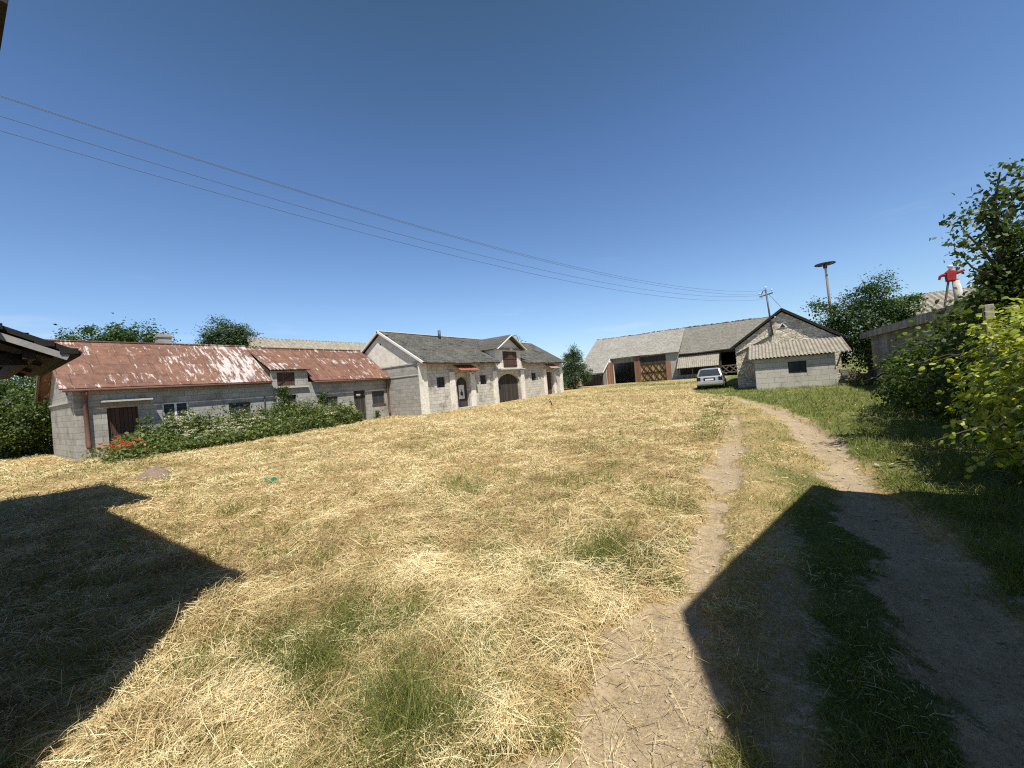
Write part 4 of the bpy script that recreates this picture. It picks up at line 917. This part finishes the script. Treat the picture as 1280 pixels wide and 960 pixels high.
tree('walnut_tree', 'broad dark green tree crown above the left end of the rusty roof', 'tree', (-42, 8.3, -1.6), (-42, 8.0, 4.0), (3.9, 3.7, 3.1), 170, 190, .40, .21, M['leaf_dark'], 21, .3)
tree('round_tree', 'rounded blue green tree behind the middle of the rusty roof', 'tree', (-36.6, 13.2, -1.6), (-36.6, 13.5, 4.5), (1.95, 1.95, 2.7), 150, 170, .28, .15, M['leaf_blue'], 22, .2)
tree('young_tree', 'slender cone shaped tree between the pale barn and the grey barn', 'tree', (-22.2, 48.6, -1.4), (-22.2, 48.6, 1.3), (1.9, 1.9, 3.1), 170, 110, .27, .16, M['leaf_blue'], 23, .12,
     shape=lambda q: q*np.stack([np.clip(1.0-.32*q[:, 2]/1.5, .25, 1.25)]*2+[np.ones(len(q))], 1), shell=.35)
tree('broad_tree', 'large dark tree behind the small shed with the wheel pole rising from it', 'tree', (6.3, 36.5, -1.6), (6.0, 36.5, 2.0), (2.9, 2.7, 3.1), 210, 130, .32, .16, M['leaf_dark'], 24, .28, 24, shell=.45,
     shape=lambda q: q*np.stack([np.ones(len(q)), np.ones(len(q)), 1+.12*np.sin(q[:, 0]*2.1)], 1))
tree('far_tree', 'tree top peeping over the right end of the slate roof', 'tree', (-37, 56, -1.5), (-37, 56, 4.2), (2.5, 2.5, 3.5), 60, 60, .4, .25, M['leaf_dark'], 25, .2)
tree('leafy_bush', 'tall leafy bush at the left edge beside the rusty roofed outbuilding', 'bush', (-32.6, 2.2, -1.6), (-32.6, 2.2, .35), (3.2, 2.0, 2.1), 260, 150, .33, .13, M['leaf_bush'], 26, .12, 18, .45)
tree('leafy_bush', 'taller bush rising behind the leafy bush at the far left', 'bush', (-38.0, .4, -1.6), (-38, .4, 1.0), (3.2, 3.2, 2.6), 170, 130, .4, .17, M['leaf_dark'], 27, .12, 14, .4)
tree('round_bush', 'low round bush at the foot of the young tree', 'bush', (-23.2, 46.2, -1.45), (-23.2, 46.2, -.75), (1.0, 1.0, .9), 50, 50, .25, .15, M['leaf_bush'], 28, .06, 8)

# pear tree at the right: limbs with leaves along them
def pear():
    rng = np.random.default_rng(41); t = thing('pear_tree', 'tall pear tree with glossy leaves and open branches at the right edge', 'tree', (3.55, 8.9, -1.6))
    Yp = 8.8
    def pt(px, py, y=Yp): r = ray(px, py); return r*(y/r.y)
    paths = [[(1262,470,8.9),(1258,400,8.9),(1254,330,8.9),(1247,285,8.8),(1243,255,8.7),(1250,215,8.6)],
             [(1256,350,8.9),(1238,325,8.7),(1222,306,8.5),(1208,292,8.4),(1196,275,8.3)], [(1226,310,8.6),(1212,310,8.4),(1195,303,8.2)],
             [(1256,350,8.9),(1232,342,8.6),(1215,334,8.4),(1204,322,8.3)],
             [(1252,310,8.9),(1238,285,8.9),(1228,262,8.8),(1222,256,8.8)], [(1250,300,8.9),(1262,260,9.0),(1272,235,9.2),(1282,210,9.3)],
             [(1254,330,8.9),(1275,290,9.2),(1295,270,9.4)], [(1256,350,8.9),(1280,330,9.2),(1310,310,9.4)], [(1258,380,8.9),(1235,372,8.6),(1222,366,8.4)],
             [(1243,255,8.7),(1236,250,8.6),(1228,268,8.5)], [(1245,270,8.7),(1258,262,8.6),(1266,275,8.5)]]
    m = MB(); pos = []
    for i, P_ in enumerate(paths):
        w = [pt(*q) for q in P_]; r0 = .065 if i == 0 else .028
        m.tube(w, [r0*(1-.85*k/(len(w)-1)) for k in range(len(w))], 7)
        for a, b in zip(w[:-1] if i else w[2:-1], w[1:] if i else w[3:]):
            L_ = (b-a).length; n = int(L_*(75 if i else 120))
            f = rng.random(n)[:, None]; pos.append(np.array(a)[None]*(1-f)+np.array(b)[None]*f+rng.normal(size=(n, 3))*np.array([.075,.10,.08]))
        e = np.array(w[-1]); pos.append(e[None]+rng.normal(size=(40, 3))*.085)
    m.build('trunk', M['bark'], t, smooth=True)
    d = np.concatenate(pos)
    # dense middle of the crown
    for (px, py, rr, n) in ((1246,292,.20,230),(1237,270,.15,130),(1266,300,.26,300),(1251,245,.11,80),(1279,245,.2,160),(1282,325,.40,420),(1256,340,.30,420),(1238,345,.18,200),(1235,372,.20,260),(1258,372,.36,560),(1285,372,.45,520),(1228,398,.16,150),(1305,300,.4,300)):
        c = np.array(pt(px, py, 8.9)); d = np.concatenate([d, c[None]+unit(rng.normal(size=(n, 3)))*(rr*rng.random((n, 1))**.45)])
    leaves('crown', d, .08, M['leaf_pear'], t, rng, .1)
pear()

# vines: sprawling hedge of big lobed leaves with shoots reaching over the lane
def vine(name, label, base, blobs, n, size, mat, seed, shoots, along, body='crown'):
    rng = np.random.default_rng(seed); t = thing(name, label, 'vine', base); P_ = []; N_ = []
    tot = sum(b[3] for b in blobs)
    for c, r, sq, wt in blobs:
        k = int(n*wt/tot); d = unit(rng.normal(size=(k, 3))); q = d*(r*rng.uniform(.62, 1.06, (k, 1)))*np.array(sq)
        bump = 1+.22*np.sin(d[:, 0:1]*7+c[1])*np.sin(d[:, 2:3]*6+c[0]*3)+.12*np.sin(d[:, 1:2]*13)
        q = q*bump+np.array(c); P_.append(q); N_.append(d)
    m = MB()
    for i in range(shoots):
        c, r, sq, wt = blobs[rng.integers(len(blobs))]; d = unit(rng.normal(size=(1, 3))+np.array([[-.9, -.2, .15]]))[0]
        s0 = np.array(c)+d*r*np.array(sq)*.85; L_ = rng.uniform(.25, .75)*along; e = s0+d*L_*np.array([1, 1, .45])+np.array([0, 0, -.10*L_])
        md = (s0+e)/2+np.array([0, 0, .08]); m.tube([Vector(c), Vector(s0), Vector(md), Vector(e)], [.009,.008,.006,.003], 5)
        k = int(L_*30); f = rng.random((k, 1)); P_.append(s0*(1-f)+e*f+rng.normal(size=(k, 3))*.045); N_.append(np.tile(d, (k, 1)))
    b = Vector(base)
    for i in range(len(blobs)):
        c = blobs[i % len(blobs)]; e = Vector(c[0]); m.tube([b+Vector((0,0,-.05)), b.lerp(e, .5)+Vector((.1,.1,.1)), e], [.04,.03,.015], 6)
    m.build('stem', M['bark'], t)
    P_ = np.concatenate(P_); N_ = np.concatenate(N_); ok = P_[:, 2] > hgt(P_[:, 0], P_[:, 1])+.03
    leaves(body, P_[ok], size, mat, t, rng, .55, (VINE_V, VINE_F), outward=N_[ok])
    return t
vine('grape_vine', 'sunlit yellow green grape vine with big leaves spilling over the lane at the right', (2.9, 6.6, -1.6),
     [((3.05,7.0,-.35),.95,(1,1.2,1),3),((2.75,6.2,-.75),.75,(1,1.1,1),2),((3.3,7.9,-.25),1.0,(1,1.2,.95),3),((2.9,6.0,-.15),.62,(1,1,1),1.5),((3.4,6.6,-.1),.9,(1,1,1),2),((2.55,5.6,-1.1),.55,(1,1,1),1),((2.75,7.3,-.95),.7,(1,1.2,1),1.5)],
     21000, .063, M['leaf_vine'], 51, 46, 1.0)
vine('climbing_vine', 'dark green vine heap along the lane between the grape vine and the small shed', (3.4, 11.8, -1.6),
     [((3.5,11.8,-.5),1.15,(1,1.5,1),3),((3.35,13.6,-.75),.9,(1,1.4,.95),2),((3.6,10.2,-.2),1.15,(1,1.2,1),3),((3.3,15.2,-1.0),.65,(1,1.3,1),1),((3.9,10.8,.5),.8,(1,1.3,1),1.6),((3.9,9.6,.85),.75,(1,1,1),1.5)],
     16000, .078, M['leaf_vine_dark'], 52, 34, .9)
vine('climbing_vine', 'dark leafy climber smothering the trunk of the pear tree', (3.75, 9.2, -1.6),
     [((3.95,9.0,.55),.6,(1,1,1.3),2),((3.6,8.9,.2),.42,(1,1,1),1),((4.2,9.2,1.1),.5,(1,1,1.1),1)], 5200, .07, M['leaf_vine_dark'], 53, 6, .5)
po = MB(); po.box((2.62,8.32,-1.7),(2.72,8.40,.56)); o = po.build('fence_post', M['wood_grey'], None, bev=.01); tag(o, 'grey wooden post standing up out of the vines', 'post')

# climbers on the outbuilding wall
def climber(label, y, z0, z1, w, n, seed, x=X1+.10):
    rng = np.random.default_rng(seed); t = thing('wall_climber', label, 'climber', (x, y, -1.6), 'climbers on the outbuilding wall')
    p = np.stack([x+.06+np.abs(rng.normal(size=n))*.10, y+rng.normal(size=n)*w, rng.uniform(z0, z1, n)], 1)
    p[:, 1] += .12*np.sin(p[:, 2]*4); leaves('foliage', p, .13, M['leaf_bush'], t, rng, .2)
    MB().tube([(x,y,-1.65),(x,y+.05,(z0+z1)/2),(x,y,z1)], .015, 5).build('stem', M['bark'], t)
climber('bushy climber hanging under the hatch ledge of the outbuilding', 10.75, -1.0, .95, .18, 700, 61)
climber('climber covering the left half of the window right of the hatch', 12.95, -1.0, .50, .16, 520, 62)
climber('short climber growing just left of the plain dark door', 15.0, -1.5, -.3, .14, 300, 63)
climber('small weed climbing beside the last window near the downpipe', 16.75, -1.6, -1.05, .10, 140, 64)

# ------------------------------------------------------------------ weed bed with cream umbels, poppies
BLADE_V = np.array([(-.5,0,0),(.5,0,0),(-.36,.12,.5),(.36,.12,.5),(-.06,.42,1.0),(.06,.42,1.0)], float); BLADE_F = np.array([(0,1,3,2),(2,3,5,4)])
def blades(pos, hgt_, wid, rng, lean=.35):
    n = len(pos); a = rng.uniform(0, 2*math.pi, n); X = np.stack([np.cos(a), np.sin(a), np.zeros(n)], 1)*wid[:, None]
    Y = np.stack([-np.sin(a), np.cos(a), np.zeros(n)], 1)*(hgt_*rng.uniform(.4, 1.6, n))[:, None]
    Z = np.stack([rng.normal(size=n)*lean, rng.normal(size=n)*lean, np.ones(n)], 1)*hgt_[:, None]
    return scatter(BLADE_V, BLADE_F, pos, X, Y, Z, np.ones(n))
def bedtop(y, x=None): return np.interp(y, [3.2,4.2,5.5,7,9,11,13,14.2,15.2], [.4,1.0,1.35,1.45,1.5,1.65,1.35,1.15,.4])*(1 if x is None else .55+.95*fbm(x, y, .8, 111, 3))
def bed():
    rng = np.random.default_rng(71)
    def pick(n):
        y = rng.uniform(3.9, 15.0, n); x = X1+.25+rng.uniform(0, 1, n)**.8*np.interp(y, [3.5,5,8,12,14,15.1], [1.7,2.7,2.9,2.4,1.6,.7])*(.75+.5*vnoise(y, y*0, .7, 113)); return x, y
    x, y = pick(6500); z = hgt(x, y); fr = np.clip((x-X1)/3.0, 0, 1); hh = bedtop(y, x)*(1-.75*fr**1.3)*rng.uniform(.5, 1.1, len(x))
    V1, F1 = blades(np.stack([x, y, z], 1), hh, np.full(len(x), .045), rng, .15)
    x, y = pick(17000); top = bedtop(y, x)*(1-.78*np.clip((x-X1)/3.0, 0, 1)**1.3); fz = rng.random(len(x))**.8
    p = np.stack([x, y, hgt(x, y)+.05+top*fz], 1); nr = rng.normal(size=p.shape); nr[:, 2] = np.abs(nr[:, 2])+.4
    A, B, C = frames(unit(nr), rng); V2, F2 = scatter(LEAF_V, LEAF_F, p, A, B, C, rng.uniform(.07, .2, len(p)))
    # spiky tall stems (nettle, mugwort)
    ys = rng.uniform(4.5, 14, 190); xs = X1+.4+rng.uniform(0, 1.5, 190); pp = []
    for a, b in zip(xs, ys):
        H_ = rng.uniform(1.05, 1.75); k = 40; f = rng.random(k)**.7; r = .14*(1-f)+.03; an = rng.uniform(0, 6.28, k)
        pp.append(np.stack([a+r*np.cos(an), b+r*np.sin(an), -1.6+H_*f], 1))
    p3 = np.concatenate(pp); nr = rng.normal(size=p3.shape); nr[:, 2] = np.abs(nr[:, 2])+.3; A, B, C = frames(unit(nr), rng); V3, F3 = scatter(LEAF_V, LEAF_F, p3, A, B, C, rng.uniform(.06, .13, len(p3)))
    V_ = np.concatenate([V1, V2, V3]); F_ = np.concatenate([F1, F2+len(V1), F3+len(V1)+len(V2)])
    r = np.concatenate([np.repeat(rng.random(len(V1)//6), 6), np.repeat(rng.random(len(V2)//4), 4), np.repeat(rng.random(len(V3)//4)*.6, 4)])
    o = np_mesh('weeds', V_, F_, M['weed'], None, r); tag(o, 'dense tall green weeds along the outbuilding wall', 'weeds', kind='stuff')
    # cream flower heads
    P_ = []
    for (y0, y1, n) in ((5.4,9.0,330),(12.2,14.7,240),(9.0,12.2,20)):
        y = rng.uniform(y0, y1, n); x = X1+.5+rng.uniform(0, 1, n)*np.interp(y, [5,8,12,15.3], [1.9,2.2,1.9,.8]); z = hgt(x, y)+bedtop(y, x)*(1.04-.74*np.clip((x-X1)/3.0, 0, 1)**1.3)+rng.normal(size=n)*.09; kk = fbm(x, y, .7, 117, 2) > .44; x, y, z = x[kk], y[kk], z[kk]
        for a, b, c in zip(x, y, z):
            k = 12; P_.append(np.stack([a+rng.normal(size=k)*.055, b+rng.normal(size=k)*.055, c+rng.normal(size=k)*.012], 1))
    p = np.concatenate(P_); nr = rng.normal(size=p.shape)*.35; nr[:, 2] += 1; A, B, C = frames(unit(nr), rng); V_, F_ = scatter(LEAF_V, LEAF_F, p, A, B, C, rng.uniform(.04, .075, len(p)))
    o = np_mesh('white_flowers', V_, F_, M['flower'], None, np.repeat(rng.random(len(p)), 4)); tag(o, 'cream white flower heads topping the weeds by the wall', 'flowers', kind='stuff')
    # poppies
    t = thing('poppy_clump', 'clump of orange red poppies in front of the first brown door', 'flowers', (-20.4, 3.9, -1.6))
    n = 900; p = np.stack([-19.9+rng.normal(size=n)*.55, 3.75+rng.normal(size=n)*.38, -1.58+rng.random(n)*.55], 1); leaves('foliage', p, .13, M['weed'], t, rng, .3)
    first = None; bb = Vector(base_of(t))
    for i in range(46):
        a, b = -19.85+rng.normal()*.36, 3.7+rng.normal()*.30; c = -1.12+rng.normal()*.14
        if first is None:
            k = 9; an = np.arange(k)*2*math.pi/k; p = np.stack([a+.012*np.cos(an), b+.012*np.sin(an), np.full(k, c)], 1)
            nr = np.stack([np.cos(an)*.7, np.sin(an)*.7, np.ones(k)], 1); X = unit(np.stack([np.cos(an), np.sin(an), .9+.5*rng.random(k)], 1)); Y = unit(np.cross(unit(nr), X)); Z = np.cross(X, Y)
            V_, F_ = scatter(LEAF_V, LEAF_F, p, X, Y*1.6, Z, np.full(k, .10)); first = np_mesh('poppy', V_, F_, M['poppy'], t, np.repeat(rng.random(k), 4)); org = (a, b, c)
        else:
            o = first.copy(); COL.objects.link(o); o.parent = t; o.location = (a-org[0], b-org[1], c-org[2])
bed()

# sand heap, green scrap, stub post
rng = np.random.default_rng(81)
def mound():
    n, r = 28, 9; vs = []; fs = []; c = np.array([-13.2, 3.05])
    for j in range(r):
        q = j/(r-1)
        for i in range(n):
            a = 2*math.pi*i/n; rad = q*(1+.08*math.sin(3*a+1)); x = c[0]+.95*rad*math.cos(a); y = c[1]+.42*rad*math.sin(a)
            vs.append((x, y, h1(x, y)-.02+.26*(math.cos(q*math.pi)*.5+.5)+(.03*rng.normal() if j < r-1 else -.02)))
    for j in range(r-1): fs += [(j*n+i, j*n+(i+1) % n, (j+1)*n+(i+1) % n, (j+1)*n+i) for i in range(n)]
    m = MB(); m.add(vs, fs); o = m.build('sand_heap', plain('brown_sand', (.20,.15,.115), .95, .35, 14, .8), None, smooth=True); tag(o, 'low flat brown earth heap on the mown grass near the poppies', 'earth heap')
mound()
gm_ = NT('green_plastic'); gm_.col((.012,.17,.075)); gm_.b.inputs['Roughness'].default_value = .35
V_ = []; F_ = []
for i in range(7):
    for j in range(6):
        u, v = i/6, j/5; V_.append((-8.45+(u-.5)*.20, 3.66+(v-.5)*.16, h1(-8.4, 3.7)+.05+.05*math.sin(u*5+1)*math.cos(v*4)+.04*rng.random()))
for i in range(6):
    for j in range(5): F_.append((i*6+j, i*6+j+1, (i+1)*6+j+1, (i+1)*6+j))
m = MB(); m.add(V_, F_); o = m.build('plastic_scrap', gm_.m, None); so_ = o.modifiers.new('solid', 'SOLIDIFY'); so_.thickness = .006; tag(o, 'crumpled bright green plastic scrap lying on the hay', 'plastic scrap')
m = MB(); zz = h1(-11.3, 21.2); m.tube([(-11.25,21.2,zz-.1),(-11.32,21.2,zz+.2),(-11.43,21.2,zz+.46)], [.04,.035,.02], 7); m.tube([(-11.3,21.2,zz+.2),(-11.62,21.2,zz+.42)], [.02,.01], 5); o = m.build('stub_post', M['timber_dark'], None, smooth=True); tag(o, 'short leaning dark stick standing alone in the mown field', 'stick')
# dark brushwood beside the small shed
rng = np.random.default_rng(83); m = MB()
for i in range(70):
    a = Vector((rng.uniform(3.6,4.6), rng.uniform(25.5,27.2), -1.6+rng.random()*.4)); b = a+Vector((rng.normal()*.5, rng.normal()*.5, rng.uniform(.1,.8))); m.tube([a, a.lerp(b,.5)+Vector((rng.normal()*.1,0,.05)), b], [.025,.018,.008], 5)
o = m.build('brushwood_pile', M['bark'], None); tag(o, 'tangled dark brushwood pile right of the small shed', 'brushwood')

# ------------------------------------------------------------------ hay and grass, denser near the camera
def field_points(n, rng, dmin, dmax, pw=1.0):
    """positions spread over the view sector, density falling with distance"""
    ang = rng.uniform(R(-62), R(62), n); u = rng.random(n); d = dmin*(dmax/dmin)**(u**pw)
    f = np.array([-sy_, cy_]); r = np.array([cy_, sy_]); dirs = np.cos(ang)[:, None]*f+np.sin(ang)[:, None]*r
    # jitter so that no ring shows
    return dirs[:, 0]*d, dirs[:, 1]*d, d
def outside(x, y):
    ok = ~((x < X1+.3) & (y > 2.9) & (y < 18.3)) & ~((x < X2+.2) & (y > 18)) & ~((y > 27.2) & (x > -1.8) & (x < 3.3)) & (y < 58)
    return ok & ~((x > 2.0) & (y < 4.7)) & ~((y < -.0) & (x < -2.5)) & (x < 4.6)
STRAW_V = np.array([(-.5,-.5,0),(-.5,.5,0),(-.15,-.5,.12),(-.15,.5,.12),(.2,-.5,.10),(.2,.5,.10),(.5,-.35,-.02),(.5,.35,-.02)], float); STRAW_F = np.array([(0,1,3,2),(2,3,5,4),(4,5,7,6)])
def straw():
    rng = np.random.default_rng(91); x, y, d = field_points(900000, rng, 1.1, 56, .98)
    k = outside(x, y) & (y > -1); x, y, d = x[k], y[k], d[k]
    dr, gr = m_dirt(x, y), m_green(x, y); cl = fbm(x, y, .45, 95, 3)
    right = np.interp(y, RR[:, 1], RR[:, 0]); left = np.interp(y, LR[:, 1], LR[:, 0])
    pr = np.clip((1-dr)**2*(1-.62*gr)*np.clip(.2+2.3*(cl-.3), .08, 1), .0, 1); pr = np.where(x > right, pr*.06, pr); pr = np.where((x > left) & (x < right), pr*.22, pr)
    edge = (x < left+.25) & (y < 4); pr = np.where(edge, np.maximum(pr, .02+.16*sstep(.5, .65, cl)*(x < left-.05)), pr)
    k = rng.random(len(x)) < pr; x, y, d, cl = x[k], y[k], d[k], cl[k]; n = len(x)
    right = np.interp(y, RR[:, 1], RR[:, 0]); left = np.interp(y, LR[:, 1], LR[:, 0]); mid = (x > left+.1)
    th = 2*math.pi*vnoise(x, y, .8, 97)*1.3+rng.normal(size=n)*.95
    L_ = np.clip(rng.gamma(2.0, .032, n), .02, .4)*(1+.02*d)*np.where(mid, .55, 1); wd = rng.uniform(.0011, .0030, n)*np.clip(d/2.6, 1, 9)
    big = (rng.random(n) < .012) & ~mid & (d < 5); L_ = np.where(big, rng.uniform(.2, .5, n), L_); wd = np.where(big, wd*1.25, wd)
    til = rng.normal(size=n)*np.where(big, .08, .2)+.05; X = np.stack([np.cos(th)*np.cos(til), np.sin(th)*np.cos(til), np.sin(til)], 1)
    Z = unit(np.stack([rng.normal(size=n)*.5, rng.normal(size=n)*.5, np.ones(n)], 1)); Yv = unit(np.cross(Z, X)); Z = np.cross(X, Yv)
    lift = np.abs(rng.normal(size=n))*.035*np.clip(.3+2*(cl-.3), .3, 1.6)*np.where(mid, .3, 1)+L_*.5*np.abs(np.sin(til))+.006
    lump = sstep(.46, .72, fbm(x, y, .42, 106, 3))*sstep(.35, .6, fbm(x, y, 2.2, 107, 2)); lift = lift+lump*(.075*rng.random(n)**.6)*np.where(mid, .15, 1)
    p = np.stack([x, y, hgt(x, y)+lift], 1)
    V_, F_ = scatter(STRAW_V, STRAW_F, p, X*L_[:, None], Yv*wd[:, None], Z*(L_*rng.uniform(-.6, 1.6, n))[:, None], np.ones(n))
    tone = np.clip(rng.random(n)*.66+1.0*(fbm(x, y, 1.3, 98, 3)-.42)+1.0*(fbm(x, y, .24, 105, 2)-.46)+.08, 0, 1)
    o = np_mesh('hay', V_, F_, M['straw'], None, np.repeat(tone, 8)); tag(o, 'cut dry straw lying over the mown field', 'hay', kind='stuff'); return n
def grass():
    rng = np.random.default_rng(92); x, y, d = field_points(800000, rng, 1.1, 52, .98)
    k = outside(x, y) & (y > -1); x, y, d = x[k], y[k], d[k]
    dr, gr = m_dirt(x, y), m_green(x, y); tuft = fbm(x, y, .28, 99, 3); t2 = fbm(x, y, .16, 103, 2); reg = fbm(x, y, 1.6, 104, 3)
    pr = np.clip(gr*1.1+.03, 0, 1)*(1-dr)**2*np.clip(.15+2.8*(tuft-.36), 0, 1)
    # little tufts everywhere in the hay
    pr = np.maximum(pr, (1-dr)**2*(.05+.5*sstep(.58, .74, t2)*sstep(.40, .60, reg)))
    right = np.interp(y, RR[:, 1], RR[:, 0]); left = np.interp(y, LR[:, 1], LR[:, 0]); mid = (x > left+.05) & (x < right+.1)
    pr = np.where(mid, np.maximum(pr, (1-dr)**1.5*.5*np.clip(.2+2.6*(tuft-.38), 0, 1)), pr)
    k = rng.random(len(x)) < pr; x, y, d, gr = x[k], y[k], d[k], gr[k]; mid = mid[k]; n = len(x)
    tall = vnoise(x, y, .5, 101)
    H_ = rng.uniform(.04, .16, n)*np.where(mid, .45, 1.0)*(.5+.9*tall); wd = rng.uniform(.0018, .0045, n)*np.clip(d/2.8, 1, 7); H_ = np.where((gr > .35) & (y < 3.3) & (x < -1.2) & (rng.random(n) < .3), H_*2.1, H_)
    V_, F_ = blades(np.stack([x, y, hgt(x, y)-.005], 1), H_, wd, rng, .55)
    dry = np.where(mid, .45*(1-gr), 0)
    o = np_mesh('grass', V_, F_, M['grass'], None, np.repeat(np.clip(rng.random(n)*.75+.2*(1-gr)+dry, 0, 1), 6)); tag(o, 'green and yellowing grass tufts over the yard and lane', 'grass', kind='stuff'); return n
def gravel():
    rng = np.random.default_rng(93); x, y, d = field_points(200000, rng, 1.2, 14, 1.0); k = outside(x, y) & (y > .5); x, y, d = x[k], y[k], d[k]
    k = rng.random(len(x)) < m_dirt(x, y)**2*.16; x, y, d = x[k], y[k], d[k]; n = len(x)
    OV = np.array([(1,0,0),(0,1,0),(-1,0,0),(0,-1,0),(.1,.1,.75),(0,0,-.6)], float); OF = np.array([(0,1,4),(1,2,4),(2,3,4),(3,0,4)])
    a = rng.uniform(0, 6.28, n); X = np.stack([np.cos(a), np.sin(a), rng.normal(size=n)*.2], 1); Y = np.stack([-np.sin(a), np.cos(a), rng.normal(size=n)*.2], 1)*rng.uniform(.5, 1, n)[:, None]; Z = np.tile([[0, 0, 1.]], (n, 1))
    sc_ = np.clip(rng.gamma(1.6, .0028, n), .002, .022)*np.clip(d/3, 1, 3); V_, F_ = scatter(OV, OF, np.stack([x, y, hgt(x, y)+sc_*.3], 1), X, Y, Z, sc_)
    o = np_mesh('gravel', V_, F_, M['pebble'], None, np.repeat(rng.random(n), 6)); tag(o, 'small clods and pebbles on the dirt wheel tracks', 'gravel', kind='stuff')
gravel()
print('straw', straw(), 'grass', grass())
